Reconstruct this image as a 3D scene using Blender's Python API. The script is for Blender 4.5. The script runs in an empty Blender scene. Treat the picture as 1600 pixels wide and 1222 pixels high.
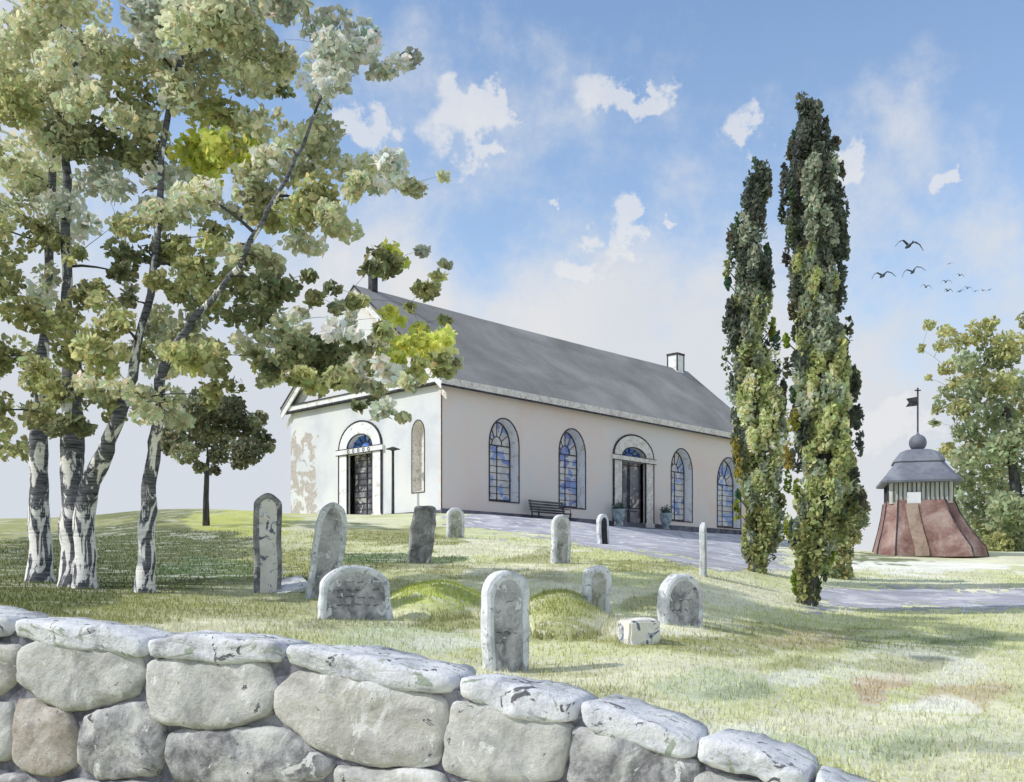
import bpy, bmesh, math, random
import numpy as np
from mathutils import Vector, Matrix, noise
from mathutils.geometry import tessellate_polygon
random.seed(7); rng = np.random.default_rng(7)
S = bpy.context.scene; COL = S.collection

# ------------------------------------------------------------------ camera
F = 1639.0; HY = 918.0; EYE = 2.3
cam = bpy.data.cameras.new("camera"); camo = bpy.data.objects.new("camera", cam); COL.objects.link(camo)
camo.location = (0, 0, EYE); camo.rotation_euler = (math.radians(90), 0, 0)
cam.sensor_width = 36; cam.lens = 36 * F / 1600; cam.shift_y = (HY - 611) / 1600
cam.clip_start = 0.1; cam.clip_end = 6000
S.camera = camo
S.view_settings.view_transform = 'Standard'; S.view_settings.look = 'None'
S.view_settings.exposure = 0.12; S.view_settings.gamma = 1

# ------------------------------------------------------------------ node helper
class NT:
    def __init__(s, tree): s.t = tree
    def n(s, typ, ins=None, **kw):
        nd = s.t.nodes.new(typ)
        for k, v in kw.items(): setattr(nd, k, v)
        for k, v in (ins or {}).items():
            sock = nd.inputs[k]
            if isinstance(v, bpy.types.NodeSocket): s.t.links.new(v, sock)
            elif isinstance(v, tuple) and len(v) == 3 and sock.type == 'RGBA': sock.default_value = (*v, 1)
            else: sock.default_value = v
        return nd
    def math(s, op, a, b=None, c=None, clamp=False):
        nd = s.t.nodes.new('ShaderNodeMath'); nd.operation = op; nd.use_clamp = clamp
        for i, v in enumerate((a, b, c)):
            if v is None: continue
            if isinstance(v, bpy.types.NodeSocket): s.t.links.new(v, nd.inputs[i])
            else: nd.inputs[i].default_value = v
        return nd.outputs[0]
    def ramp(s, fac, stops, interp='LINEAR'):
        nd = s.t.nodes.new('ShaderNodeValToRGB'); nd.color_ramp.interpolation = interp
        el = nd.color_ramp.elements
        while len(el) < len(stops): el.new(0.5)
        for e, (p, c) in zip(el, stops):
            e.position = p; e.color = (*c, 1) if len(c) == 3 else c
        s.t.links.new(fac, nd.inputs[0]); return nd.outputs[0]
    def step(s, v, lo, hi):
        nd = s.n('ShaderNodeMapRange', {'Value': v, 'From Min': lo, 'From Max': hi}); nd.interpolation_type = 'SMOOTHSTEP'
        return nd.outputs[0]
    def mix(s, f, a, b):
        nd = s.n('ShaderNodeMix', data_type='RGBA')
        for i, v in ((0, f), (6, a), (7, b)):
            if isinstance(v, bpy.types.NodeSocket): s.t.links.new(v, nd.inputs[i])
            else: nd.inputs[i].default_value = (*v, 1) if isinstance(v, tuple) else v
        return nd.outputs[2]

# ------------------------------------------------------------------ world
SUN_EL = math.radians(40); sdir = Vector((-0.97, -0.20, 0)).normalized()
sun_vec = Vector((sdir.x * math.cos(SUN_EL), sdir.y * math.cos(SUN_EL), math.sin(SUN_EL)))
W = bpy.data.worlds.new("World"); S.world = W; W.use_nodes = True
W.node_tree.nodes.clear(); w = NT(W.node_tree)
tc = w.n('ShaderNodeTexCoord').outputs['Generated']
sky = w.n('ShaderNodeTexSky', sky_type='NISHITA', sun_disc=False)
sky.sun_elevation = SUN_EL; sky.sun_rotation = math.atan2(sdir.x, sdir.y); sky.air_density = 1.0; sky.dust_density = 0.3; sky.ozone_density = 1.5
SKYK = 0.13
blue = w.n('ShaderNodeMix', {0: 1.0, 6: sky.outputs[0], 7: (SKYK * 1.32, SKYK * 1.40, SKYK * 1.45, 1)}, data_type='RGBA', blend_type='MULTIPLY').outputs[2]
sep = w.n('ShaderNodeSeparateXYZ', {0: tc})
zz = sep.outputs[2]
n1 = w.n('ShaderNodeTexNoise', {'Vector': tc, 'Scale': 4.2, 'Detail': 8.0, 'Roughness': 0.6, 'Distortion': 0.0}).outputs[0]
n2 = w.n('ShaderNodeTexNoise', {'Vector': tc, 'Scale': 8.0, 'Detail': 9.0, 'Roughness': 0.66, 'Distortion': 0.1}).outputs[0]
n3 = w.n('ShaderNodeTexNoise', {'Vector': tc, 'Scale': 60.0, 'Detail': 4.0, 'Roughness': 0.7}).outputs[0]
# soft veil of cloud: thick towards the horizon and to the left, open blue above, closed again overhead
v = w.math('MULTIPLY_ADD', n1, 1.5, -0.75)
v = w.math('ADD', v, w.math('MULTIPLY', zz, 2.95))
v = w.math('ADD', v, w.math('MULTIPLY_ADD', n2, 1.6, -0.8))
v = w.math('ADD', v, w.math('MULTIPLY', sep.outputs[0], 0.22))
v = w.math('ADD', v, w.math('MULTIPLY_ADD', n3, 0.10, -0.05))
bl = w.math('MULTIPLY', w.step(v, 0.62, 1.38), w.math('MULTIPLY_ADD', zz, 0.55, 0.68), clamp=True)
bl = w.math('MULTIPLY', bl, w.math('SUBTRACT', 1.0, w.math('MULTIPLY', w.step(zz, 0.50, 0.80), 0.70)))  # unseen overhead cloud, added for brighter and more neutral ambient light
lilac = w.n('ShaderNodeTexNoise', {'Vector': tc, 'Scale': 3.1, 'Detail': 5.0}).outputs[0]
veil = w.ramp(lilac, [(0.40, (0.70, 0.71, 0.73)), (0.6, (0.62, 0.66, 0.72))])
c = w.mix(bl, veil, blue)
# bright cloud scraps with crisp ragged edges, placed by direction
tcd = w.n('ShaderNodeVectorMath', {0: tc, 1: w.n('ShaderNodeVectorMath', {0: w.n('ShaderNodeTexNoise', {'Vector': tc, 'Scale': 15.0, 'Detail': 8.0, 'Roughness': 0.6}).outputs[1], 1: (0.5, 0.5, 0.5)}, operation='SUBTRACT').outputs[0]}, operation='MULTIPLY_ADD')
tcd.operation = 'MULTIPLY_ADD'
W.node_tree.links.new(tcd.inputs[0].links[0].from_socket, tcd.inputs[2])
_off = tcd.inputs[1].links[0].from_socket
W.node_tree.links.new(_off, tcd.inputs[0]); W.node_tree.links.remove(tcd.inputs[1].links[0]); tcd.inputs[1].default_value = (0.14, 0.14, 0.14)
cl = None
for (px, py, rx, rz) in [(728, 182, .034, .030), (760, 205, .025, .014), (1000, 150, .042, .017), (1185, 225, .022, .036), (1320, 255, .028, .036), (905, 400, .032, .017),
                         (968, 362, .022, .021), (900, 318, .010, .011), (1470, 262, .020, .016), (1050, 350, .010, .008), (560, 190, .050, .025), (1380, 660, .06, .03)]:
    d = Vector(((px - 800) / F, 1, (HY - py) / F)).normalized()
    m = w.n('ShaderNodeVectorMath', {0: tcd.outputs[0], 1: tuple(d)}, operation='SUBTRACT').outputs[0]
    m = w.n('ShaderNodeVectorMath', {0: m, 1: (1 / rx, 1 / rx, 1 / rz)}, operation='MULTIPLY').outputs[0]
    l = w.n('ShaderNodeVectorMath', {0: m}, operation='LENGTH').outputs['Value']
    cl = l if cl is None else w.math('MINIMUM', cl, l)
scr = w.step(w.math('ADD', cl, w.math('MULTIPLY_ADD', n3, 0.9, -0.45)), 1.0, 0.62)
c = w.mix(w.math('MULTIPLY', scr, 0.68), c, (0.76, 0.76, 0.77))
w.n('ShaderNodeOutputWorld', {0: w.n('ShaderNodeBackground', {0: c, 1: 1.0}).outputs[0]})

sl = bpy.data.lights.new("sun", 'SUN'); sl.energy = 2.9; sl.angle = math.radians(0.8); sl.color = (1, 0.96, 0.89)
so = bpy.data.objects.new("sun", sl); COL.objects.link(so)
so.rotation_euler = sun_vec.to_track_quat('Z', 'Y').to_euler(); so.location = (-20, -10, 30)

# ------------------------------------------------------------------ object helpers
def tag(o, label=None, cat=None, group=None, kind=None):
    if label: o['label'] = label
    if cat: o['category'] = cat
    if group: o['group'] = group
    if kind: o['kind'] = kind
    return o
def empty(name, loc, label, cat, rz=0, group=None):
    o = bpy.data.objects.new(name, None); COL.objects.link(o); o.location = loc; o.rotation_euler = (0, 0, rz)
    return tag(o, label, cat, group)
def mesh_obj(name, verts, faces, mat, parent=None, smooth=False, cols=None):
    me = bpy.data.meshes.new(name); me.from_pydata([tuple(v) for v in verts], [], [tuple(f) for f in faces]); me.update()
    if smooth: me.polygons.foreach_set('use_smooth', [True] * len(me.polygons))
    if cols is not None:
        a = me.color_attributes.new('col', 'FLOAT_COLOR', 'POINT'); a.data.foreach_set('color', np.asarray(cols, dtype=np.float32).ravel())
    o = bpy.data.objects.new(name, me); COL.objects.link(o)
    if mat: me.materials.append(mat)
    if parent: o.parent = parent
    return o
class MB:
    def __init__(s): s.v = []; s.f = []
    def add(s, v, f):
        k = len(s.v); s.v += [tuple(p) for p in v]; s.f += [tuple(i + k for i in q) for q in f]; return s
    def box(s, x0, x1, y0, y1, z0, z1):
        return s.add([(x0,y0,z0),(x1,y0,z0),(x1,y1,z0),(x0,y1,z0),(x0,y0,z1),(x1,y0,z1),(x1,y1,z1),(x0,y1,z1)],
                     [(0,3,2,1),(4,5,6,7),(0,1,5,4),(1,2,6,5),(2,3,7,6),(3,0,4,7)])
    def tube(s, pts, rad, seg=8, rough=0.0, cap=True):
        pts = [Vector(p) for p in pts]; n = len(pts); rings = []
        up = Vector((0.13, 0.21, 1)).normalized()
        for i, p in enumerate(pts):
            t = (pts[min(i + 1, n - 1)] - pts[max(i - 1, 0)]).normalized()
            u = t.cross(Vector((1, 0.1, 0.05))).normalized() if abs(t.x) < 0.9 else t.cross(up).normalized()
            v = t.cross(u); r = rad[i] if isinstance(rad, (list, tuple)) else rad
            rr = []
            for k in range(seg):
                a = 2 * math.pi * k / seg
                q = r * (1 + (rough * noise.noise(Vector((p.x * 2 + math.cos(a), p.y * 2 + math.sin(a), p.z * 2.2))) if rough else 0))
                rr.append(p + u * math.cos(a) * q + v * math.sin(a) * q)
            rings.append(rr)
        V = [q for r in rings for q in r]; Fc = []
        for i in range(n - 1):
            for k in range(seg): Fc.append((i*seg+k, i*seg+(k+1)%seg, (i+1)*seg+(k+1)%seg, (i+1)*seg+k))
        if cap: Fc.append(tuple(range(seg))[::-1]); Fc.append(tuple((n-1)*seg+k for k in range(seg)))
        return s.add(V, Fc)
    def lathe(s, prof, seg=24, c=(0, 0), rot=0.0):
        V = []; Fc = []; n = len(prof)
        for r, z in prof:
            for k in range(seg):
                a = rot + 2 * math.pi * k / seg; V.append((c[0] + r * math.cos(a), c[1] + r * math.sin(a), z))
        for i in range(n - 1):
            for k in range(seg): Fc.append((i*seg+k, i*seg+(k+1)%seg, (i+1)*seg+(k+1)%seg, (i+1)*seg+k))
        Fc.append(tuple(range(seg))[::-1]); Fc.append(tuple((n-1)*seg+k for k in range(seg)))
        return s.add(V, Fc)
    def build(s, name, mat, parent=None, smooth=False): return mesh_obj(name, s.v, s.f, mat, parent, smooth)

# ------------------------------------------------------------------ materials
def lin(r, g, b):
    f = lambda c: (c / 255 / 12.92) if c / 255 <= 0.04045 else ((c / 255 + 0.055) / 1.055) ** 2.4
    return (f(r), f(g), f(b))
def mat_base(name):
    m = bpy.data.materials.new(name); m.use_nodes = True; m.node_tree.nodes.clear(); return m, NT(m.node_tree)
def finish(t, col, rough=0.9, bump=None, bstr=0.3, bdist=0.02, spec=0.2):
    ins = {'Base Color': col, 'Roughness': rough, 'Specular IOR Level': spec}
    if bump is not None: ins['Normal'] = t.n('ShaderNodeBump', {'Height': bump, 'Strength': bstr, 'Distance': bdist}).outputs[0]
    t.n('ShaderNodeOutputMaterial', {0: t.n('ShaderNodeBsdfPrincipled', ins).outputs[0]})
def wash(name, stops, scale=1.5, blot=None, rough=0.9, bump=0.3, stretch=(1, 1, 1), grain=8.0, bdist=0.02, detail=7.0):
    """mottled mineral or paint surface: stops over a distorted noise, blot=(colour, threshold, scale) for ragged patches with darker rims"""
    m, t = mat_base(name)
    co = t.n('ShaderNodeMapping', {0: t.n('ShaderNodeTexCoord').outputs['Object'], 'Scale': stretch}).outputs[0]
    a = t.n('ShaderNodeTexNoise', {'Vector': co, 'Scale': scale, 'Detail': detail, 'Roughness': 0.62, 'Distortion': 0.6}).outputs[0]
    g = t.n('ShaderNodeTexNoise', {'Vector': co, 'Scale': scale * grain, 'Detail': 6.0, 'Roughness': 0.7}).outputs[0]
    f = t.math('ADD', t.math('MULTIPLY', a, 0.78), t.math('MULTIPLY', g, 0.22))
    f = t.math('MULTIPLY_ADD', f, 1.9, -.45)
    c = t.ramp(f, stops)
    for (bc, th, sc) in (blot or []):
        b = t.n('ShaderNodeTexNoise', {'Vector': co, 'Scale': sc, 'Detail': 9.0, 'Roughness': 0.66, 'Distortion': 1.2}).outputs[0]
        th = .5 + (th - .5) * .55; c = t.mix(t.step(b, th, th + 0.02), c, bc)
    finish(t, c, rough, g, bump, bdist)
    return m
M = {}
M['plaster'] = wash('plaster', [(.3, (.70,.70,.73)), (.5, (.78,.77,.78)), (.7, (.80,.76,.73))], .5, bump=.25)
M['pink_plaster'] = wash('pink_plaster', [(.2, (.78,.63,.57)), (.5, (.77,.69,.64)), (.85, (.71,.69,.68))], .28, bump=.25)
M['trim'] = wash('trim', [(.3, (.74,.76,.80)), (.6, (.84,.85,.87))], 1.5, [((.62,.56,.50), .63, 2.5)])
M['sandtrim'] = wash('sandtrim', [(.3, (.62,.57,.52)), (.6, (.80,.76,.71))], 2.5, [((.45,.42,.38), .62, 6)])
M['roof'] = wash('roof', [(.2, (.22,.215,.21)), (.5, (.30,.293,.288)), (.8, (.40,.39,.385))], .3, bump=.5, grain=30)
M['ink'] = wash('dark_paint', [(.3, (.025,.025,.03)), (.7, (.09,.09,.10))], 3)
M['plinth'] = wash('plinth', [(.3, (.07,.07,.09)), (.65, (.20,.20,.24))], 1.2)
M['doorgrey'] = wash('door_grey', [(.3, (.13,.13,.15)), (.6, (.27,.27,.30))], 1.2, [((.70,.62,.52), .66, 1.6)])
M['doorpanel'] = wash('door_panel', [(.3, (.08,.08,.10)), (.55, (.16,.16,.19)), (.7, (.42,.41,.40))], 1.5, [((.62,.60,.56), .64, 2.0)])
M['stone'] = wash('grave_stone', [(.3, (.20,.20,.21)), (.45, (.38,.38,.38)), (.62, (.56,.56,.56))], 3.0, [((.72,.73,.75), .66, 5)], bump=.6)
M['darkstone'] = wash('dark_stone', [(.3, (.13,.13,.14)), (.5, (.26,.26,.27)), (.68, (.42,.42,.42))], 3.5, [((.62,.62,.62), .69, 8)], bump=.6)
M['greenstone'] = wash('mossy_stone', [(.3, (.25,.26,.20)), (.5, (.42,.43,.36)), (.66, (.55,.56,.53))], 4, [((.74,.75,.76), .66, 6)], bump=.6)
M['whitestone'] = wash('white_stone', [(.3, (.72,.69,.63)), (.6, (.86,.83,.78))], 2.0, [((.16,.18,.25), .585, 3.3), ((.62,.68,.78), .66, 4.2)], bump=.4)
M['rim'] = wash('pale_rim', [(.3, (.50,.52,.54)), (.6, (.78,.80,.83))], 4.0, [((.34,.35,.36), .66, 8)], bump=.6)  # headstone sides and rims: sunlight painted in as pale stone; also the slab
M['blackstone'] = wash('black_stone', [(.3, (.008,.008,.01)), (.7, (.04,.04,.045))], 3, rough=.4)
M['birch'] = None
M['iron'] = wash('iron', [(.3, (.03,.03,.033)), (.7, (.09,.09,.095))], 5)
M['wood_dark'] = wash('dark_wood', [(.3, (.05,.05,.055)), (.7, (.16,.155,.15))], 4, stretch=(.2, 1, 1))
M['red'] = wash('red_boards', [(.25, (.15,.075,.065)), (.5, (.27,.165,.145)), (.75, (.42,.32,.28))], 1.1, bump=.4)
M['tan'] = wash('tan_boards', [(.3, (.26,.18,.14)), (.6, (.40,.31,.25))], 1.4)
M['lead'] = wash('roof_lead', [(.2, (.11,.12,.15)), (.5, (.18,.19,.23)), (.8, (.30,.32,.37))], .6, rough=.6)
M['planks'] = wash('grey_planks', [(.3, (.30,.31,.27)), (.6, (.58,.58,.54))], 3, stretch=(6, 6, .4))
M['urn'] = wash('blue_grey_urn', [(.3, (.16,.22,.25)), (.6, (.40,.47,.52))], 4)
M['bird'] = wash('bird', [(.3, (.05,.07,.10)), (.7, (.11,.14,.18))], 8)
M['bark'] = wash('bark', [(.3, (.04,.04,.045)), (.6, (.12,.12,.12))], 4, stretch=(1, 1, .3), bump=.8)
M['gravel'] = wash('gravel', [(.3, (.32,.32,.37)), (.5, (.43,.43,.49)), (.7, (.60,.60,.63))], .9, [((.70,.71,.70), .64, 1.2), ((.42,.45,.36), .66, 1.6)], stretch=(1,1,1), bump=.7, grain=18)

def birch_mat():
    m, t = mat_base('birch_bark')
    co = t.n('ShaderNodeTexCoord').outputs['Object']
    mp = t.n('ShaderNodeMapping', {0: co, 'Scale': (1.5, 1.5, .5)}).outputs[0]
    a = t.n('ShaderNodeTexNoise', {'Vector': mp, 'Scale': 2.6, 'Detail': 8.0, 'Roughness': .62, 'Distortion': 1.0}).outputs[0]
    b = t.n('ShaderNodeTexNoise', {'Vector': t.n('ShaderNodeMapping', {0: co, 'Scale': (1.5, 1.5, 14)}).outputs[0], 'Scale': 2.5, 'Detail': 5.0}).outputs[0]
    white = t.ramp(b, [(.33, (.62,.61,.60)), (.5, (.88,.86,.83))])
    dark = t.ramp(b, [(.35, (.045,.05,.06)), (.65, (.20,.20,.23))])
    x = t.n('ShaderNodeSeparateXYZ', {0: t.n('ShaderNodeNewGeometry').outputs['Position']}).outputs[2]
    th = t.math('ADD', a, t.math('MULTIPLY_ADD', x, 0.016, -0.045))
    c = t.mix(t.step(th, .478, .515), white, dark)
    finish(t, c, .8, b, .35, .015); return m
M['birch'] = birch_mat()

def leaf_mat(name, trans=0.45, varia=.35):
    m, t = mat_base(name)
    a = t.n('ShaderNodeAttribute', attribute_name='col').outputs['Color']
    nz = t.n('ShaderNodeTexNoise', {'Vector': t.n('ShaderNodeTexCoord').outputs['Object'], 'Scale': 2.2, 'Detail': 5.0}).outputs[0]
    hsv = t.n('ShaderNodeHueSaturation', {'Color': a, 'Value': t.math('MULTIPLY_ADD', nz, varia * 2, 1 - varia)}).outputs[0]
    d = t.n('ShaderNodeBsdfDiffuse', {0: hsv}).outputs[0]; tr = t.n('ShaderNodeBsdfTranslucent', {0: hsv}).outputs[0]
    t.n('ShaderNodeOutputMaterial', {0: t.n('ShaderNodeMixShader', {0: trans, 1: d, 2: tr}).outputs[0]}); return m
M['leaf'] = leaf_mat('leaf', .5, .2); M['blade'] = leaf_mat('grass_blade', .3, .2)

def ground_mat():
    m, t = mat_base('grass_ground')
    a = t.n('ShaderNodeAttribute', attribute_name='col').outputs['Color']
    pos = t.n('ShaderNodeNewGeometry').outputs['Position']
    mp = t.n('ShaderNodeMapping', {0: pos, 'Scale': (.55, 1.0, .5)}).outputs[0]
    nz = t.n('ShaderNodeTexNoise', {'Vector': mp, 'Scale': 1.1, 'Detail': 9.0, 'Roughness': .65, 'Distortion': .9}).outputs[0]
    fine = t.n('ShaderNodeTexNoise', {'Vector': pos, 'Scale': 9.0, 'Detail': 8.0, 'Roughness': .7}).outputs[0]
    v = t.math('ADD', t.math('MULTIPLY', nz, .8), t.math('MULTIPLY', fine, .45))
    c = t.n('ShaderNodeHueSaturation', {'Color': a, 'Value': t.math('MULTIPLY_ADD', v, 1.5, 0.20), 'Saturation': 0.85}).outputs[0]
    nb = t.n('ShaderNodeTexNoise', {'Vector': mp, 'Scale': 1.7, 'Detail': 10.0, 'Roughness': .68, 'Distortion': 1.4}).outputs[0]
    c = t.mix(t.math('MULTIPLY', t.step(nb, .555, .575), .5), c, (.70, .70, .62))
    finish(t, c, 1.0, fine, .6, .05, 0.05); return m
M['ground'] = ground_mat()

def glass_mat():
    m, t = mat_base('sky_reflection_glass')
    co = t.n('ShaderNodeTexCoord').outputs['Object']
    dist = t.n('ShaderNodeTexNoise', {'Vector': co, 'Scale': 2.0, 'Detail': 3.0}).outputs[1]
    cc = t.n('ShaderNodeVectorMath', {0: co, 1: dist}, operation='ADD').outputs[0]
    cell = t.n('ShaderNodeTexVoronoi', {'Vector': cc, 'Scale': 2.6}).outputs['Color']
    s = t.n('ShaderNodeSeparateColor', {0: cell}).outputs[0]
    c = t.ramp(s, [(0, lin(50, 92, 190)), (.16, lin(95, 138, 208)), (.32, lin(140, 165, 212)), (.42, lin(215, 208, 200)), (.75, lin(190, 180, 175)), (1, lin(225, 215, 205))], 'CONSTANT')  # sky reflections painted into the panes as blue and pale cells
    nz = t.n('ShaderNodeTexNoise', {'Vector': co, 'Scale': 6.0, 'Detail': 4.0}).outputs[0]
    c = t.mix(t.math('MULTIPLY', nz, .6), c, (.68, .72, .80))
    finish(t, c, .25, nz, .1, .01, .5); return m
M['glass'] = glass_mat()
def blueglass():
    m, t = mat_base('blue_glass')
    nz = t.n('ShaderNodeTexNoise', {'Vector': t.n('ShaderNodeTexCoord').outputs['Object'], 'Scale': 2.4, 'Detail': 4.0}).outputs[0]
    finish(t, t.ramp(nz, [(.3, lin(45, 90, 190)), (.5, lin(80, 130, 215)), (.66, lin(160, 190, 230))]), .25, nz, .1, .01, .5); return m
M['blueglass'] = blueglass()

# ------------------------------------------------------------------ terrain
PXC = [-700, 50, 300, 550, 800, 1050, 1300, 1600, 2300]
DEP = [5, 7, 9, 11.5, 15, 18, 22, 28, 36, 46]
YT = {50:  [1120, 1045, 1000, 962, 935, 915, 892, 865, 838, 810],
      300: [1130, 1060, 1015, 985, 950, 925, 895, 862, 822, 795],
      550: [1170, 1100, 1042, 1005, 967, 935, 893, 855, 824, 806],
      800: [1200, 1130, 1078, 1050, 972, 940, 893, 862, 835, 812],
      1050: [1245, 1185, 1128, 1050, 977, 945, 905, 872, 850, 840],
      1300: [1350, 1250, 1165, 1095, 1025, 985, 955, 915, 878, 860],
      1600: [1450, 1345, 1205, 1120, 1050, 1000, 962, 925, 885, 862]}
YT[-700] = YT[50]; YT[2300] = YT[1600]
ZT = np.array([[(HY - y) / F * d for y, d in zip(YT[p], DEP)] for p in PXC])
LD = [math.log(d) for d in DEP]
def cr(p0, p1, p2, p3, t):
    return p1 + 0.5 * t * (p2 - p0 + t * (2*p0 - 5*p1 + 4*p2 - p3 + t * (3*(p1 - p2) + p3 - p0)))
def interp(xs, fs, x):
    x = min(max(x, xs[0]), xs[-1]); i = 0
    while i < len(xs) - 2 and x > xs[i + 1]: i += 1
    t = (x - xs[i]) / (xs[i + 1] - xs[i]); t = t * t * (3 - 2 * t) if fs is None else t
    return i, t
def row(k, x):
    i, t = interp(LD, 1, x); r = ZT[k]; n = len(LD)
    return r[i] * (1 - t) + r[i + 1] * t if False else cr(r[max(i-1, 0)], r[i], r[i+1], r[min(i+2, n-1)], t)
CX, CY = -3.09, 46.0; AX, AY = .693, .721; BX, BY = -.721, .693
CL, CW = 26.9, 11.5; PZ = 3.14
WA = Vector((-4.805, 10.5)); WB = Vector((2.106, 7.5)); WD = (WB - WA).normalized(); WN = Vector((WD.y, -WD.x))   # WN points to the camera side
def wall_side(x, y): return (Vector((x, y)) - WA).dot(WN)
def sstep(x): x = min(max(x, 0), 1); return x * x * (3 - 2 * x)
def ground_rel(x, y):
    """height relative to the eye"""
    d = max(y, 0.5); r = math.hypot(x, y)
    if y > 0.5: px = 800 + F * x / d
    else: px = 2300 if x > 0 else -700
    px = min(max(px, -700), 2300); dd = min(max(d, 5), 46)
    i, t = interp(PXC, 1, px); n = len(PXC); L = math.log(dd)
    ks = [max(i-1, 0), i, i+1, min(i+2, n-1)]
    z = cr(*[row(k, L) for k in ks], t)
    if y > 46: z += -(y - 46) * .03 - max(0, y - 75) * .05
    # level ground round the church
    t_ = (x - CX) * AX + (y - CY) * AY; s_ = (x - CX) * BX + (y - CY) * BY
    dx = max(-t_, 0, t_ - CL); dy = max(-s_, 0, s_ - CW); q = sstep(1 - (math.hypot(dx, dy) - 0.3) / 7.5)
    z = z * (1 - q) + PZ * q - (0.02 if q > 0 else 0)
    z += 0.05 * noise.noise(Vector((x * .45, y * .3, 3.1))) * sstep((y - 14) / 10)
    if r > 90: z += (-9 - z) * sstep((r - 90) / 120)
    ws = wall_side(x, y)
    if ws > -0.25 and y < 30: z = -EYE
    return z
def gz(x, y): return ground_rel(x, y) + EYE
def proj(x, y, zrel): return 800 + F * x / y, HY - zrel * F / y
def at(px, d): x = (px - 800) / F * d; return x, d, gz(x, d)
def P(px, py, d): return Vector(((px - 800) / F * d, d, EYE + (HY - py) / F * d))
def find(px, py, lo=8.0, hi=46.0):
    """walk along the ground of one bearing until it reaches a height in the view; gives the distance"""
    best = lo; bd = 1e9; d = lo
    while d < hi:
        x = (px - 800) / F * d; y = proj(x, d, ground_rel(x, d))[1]
        if abs(y - py) < bd: bd = abs(y - py); best = d
        d += .1
    return best
# grass tones: broad tone plus worn, mossy and pale patches; left olive paints tree shade
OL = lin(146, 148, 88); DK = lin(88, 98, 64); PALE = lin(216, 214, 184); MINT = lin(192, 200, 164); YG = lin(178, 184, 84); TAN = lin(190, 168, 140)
WH = lin(226, 226, 212); GR = lin(92, 114, 74); LG = lin(192, 196, 138)
PATCH = [(230, 870, 210, 55, DK, .85), (60, 900, 140, 60, DK, .7), (380, 812, 90, 20, YG, .9), (210, 800, 110, 12, DK, .6), (470, 885, 130, 30, OL, .9), (330, 890, 100, 16, GR, .8),  # dark patches at left carry painted shade of the birches
         (620, 838, 110, 17, OL, .95), (620, 872, 110, 9, GR, .9), (560, 925, 110, 20, OL, .7), (740, 830, 70, 16, LG, .8), (1040, 1000, 60, 8, OL, .7), (820, 900, 60, 10, OL, .6), (700, 895, 70, 8, OL, .8), (760, 860, 90, 14, PALE, .7), (860, 870, 60, 16, OL, .6),
         (1000, 862, 130, 16, LG, .9), (980, 900, 100, 14, LG, .8), (1010, 940, 80, 12, OL, .7), (640, 998, 120, 26, MINT, .9), (250, 985, 200, 14, PALE, .9), (420, 950, 130, 14, OL, .5),
         (960, 985, 120, 12, PALE, .9), (1180, 1008, 230, 14, OL, .75), (1130, 1075, 110, 22, MINT, .9), (1150, 1082, 70, 10, GR, .35), (1470, 985, 130, 24, LG, .9), (1450, 1018, 110, 14, GR, .55),
         (1370, 1070, 26, 26, TAN, .8), (1500, 1085, 80, 22, TAN, .55), (1420, 1045, 150, 26, WH, .5), (1400, 1150, 240, 36, MINT, .8), (1250, 1110, 120, 30, LG, .5), (1560, 1140, 60, 40, PALE, .6), (1330, 1130, 160, 20, PALE, .9), (480, 905, 90, 10, DK, .7), (600, 885, 90, 8, DK, .5), (720, 975, 110, 9, OL, .8), (560, 975, 90, 8, DK, .35), (900, 1000, 120, 9, OL, .7), (1240, 985, 160, 9, OL, .7), (1010, 885, 90, 7, OL, .8), (820, 1090, 200, 14, OL, .45), (1300, 1040, 180, 10, OL, .5), (1420, 1000, 160, 7, GR, .5), (1480, 1170, 120, 14, GR, .3), (1160, 1150, 70, 20, WH, .6), (1240, 1060, 50, 14, WH, .6), (1450, 1100, 60, 12, WH, .8), (900, 1045, 90, 14, OL, .5), (700, 1010, 60, 10, WH, .6),
         (1420, 886, 200, 9, WH, .9), (1370, 873, 90, 6, DK, .8), (1400, 905, 140, 6, MINT, .8), (1150, 930, 90, 14, PALE, .8), (1020, 1040, 160, 14, PALE, .6), (1300, 965, 140, 12, LG, .8), (1280, 1000, 90, 12, TAN, .35)]
def gcol(x, y, zrel):
    nz = noise.fractal(Vector((x * .35, y * .25, 0)), 1.0, 2.0, 4)
    base = Vector(LG).lerp(Vector(PALE), min(max(.5 + nz * .9, 0), 1))
    if y > 2:
        px, py = proj(x, y, zrel)
        base = base.lerp(Vector(OL), .9 * sstep((640 - px) / 460))  # tree shade painted into the grass: olive towards the left
        wx = 70 * noise.noise(Vector((x * .9, y * .5, 7))); wy = 14 * noise.noise(Vector((x * .8, y * .8, 13))) + 5 * noise.noise(Vector((x * 3, y * 3, 17)))
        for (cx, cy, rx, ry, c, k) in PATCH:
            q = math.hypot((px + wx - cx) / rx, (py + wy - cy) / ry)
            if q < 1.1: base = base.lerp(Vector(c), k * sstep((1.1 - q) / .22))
    return base
TH = [math.radians(a) for a in list(np.arange(-180, -32, 3.0)) + list(np.arange(-32, 32, .13)) + list(np.arange(32, 180, 3.0))]
RR = [0.01] + list(np.geomspace(1.2, 6.0, 16)) + list(np.geomspace(6.15, 75, 250)) + list(np.geomspace(80, 4500, 34))
gv = []; gc = []
for r in RR:
    for th in TH:
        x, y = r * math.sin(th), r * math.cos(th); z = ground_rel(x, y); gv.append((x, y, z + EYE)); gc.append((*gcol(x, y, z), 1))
nT = len(TH); gf = []
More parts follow.
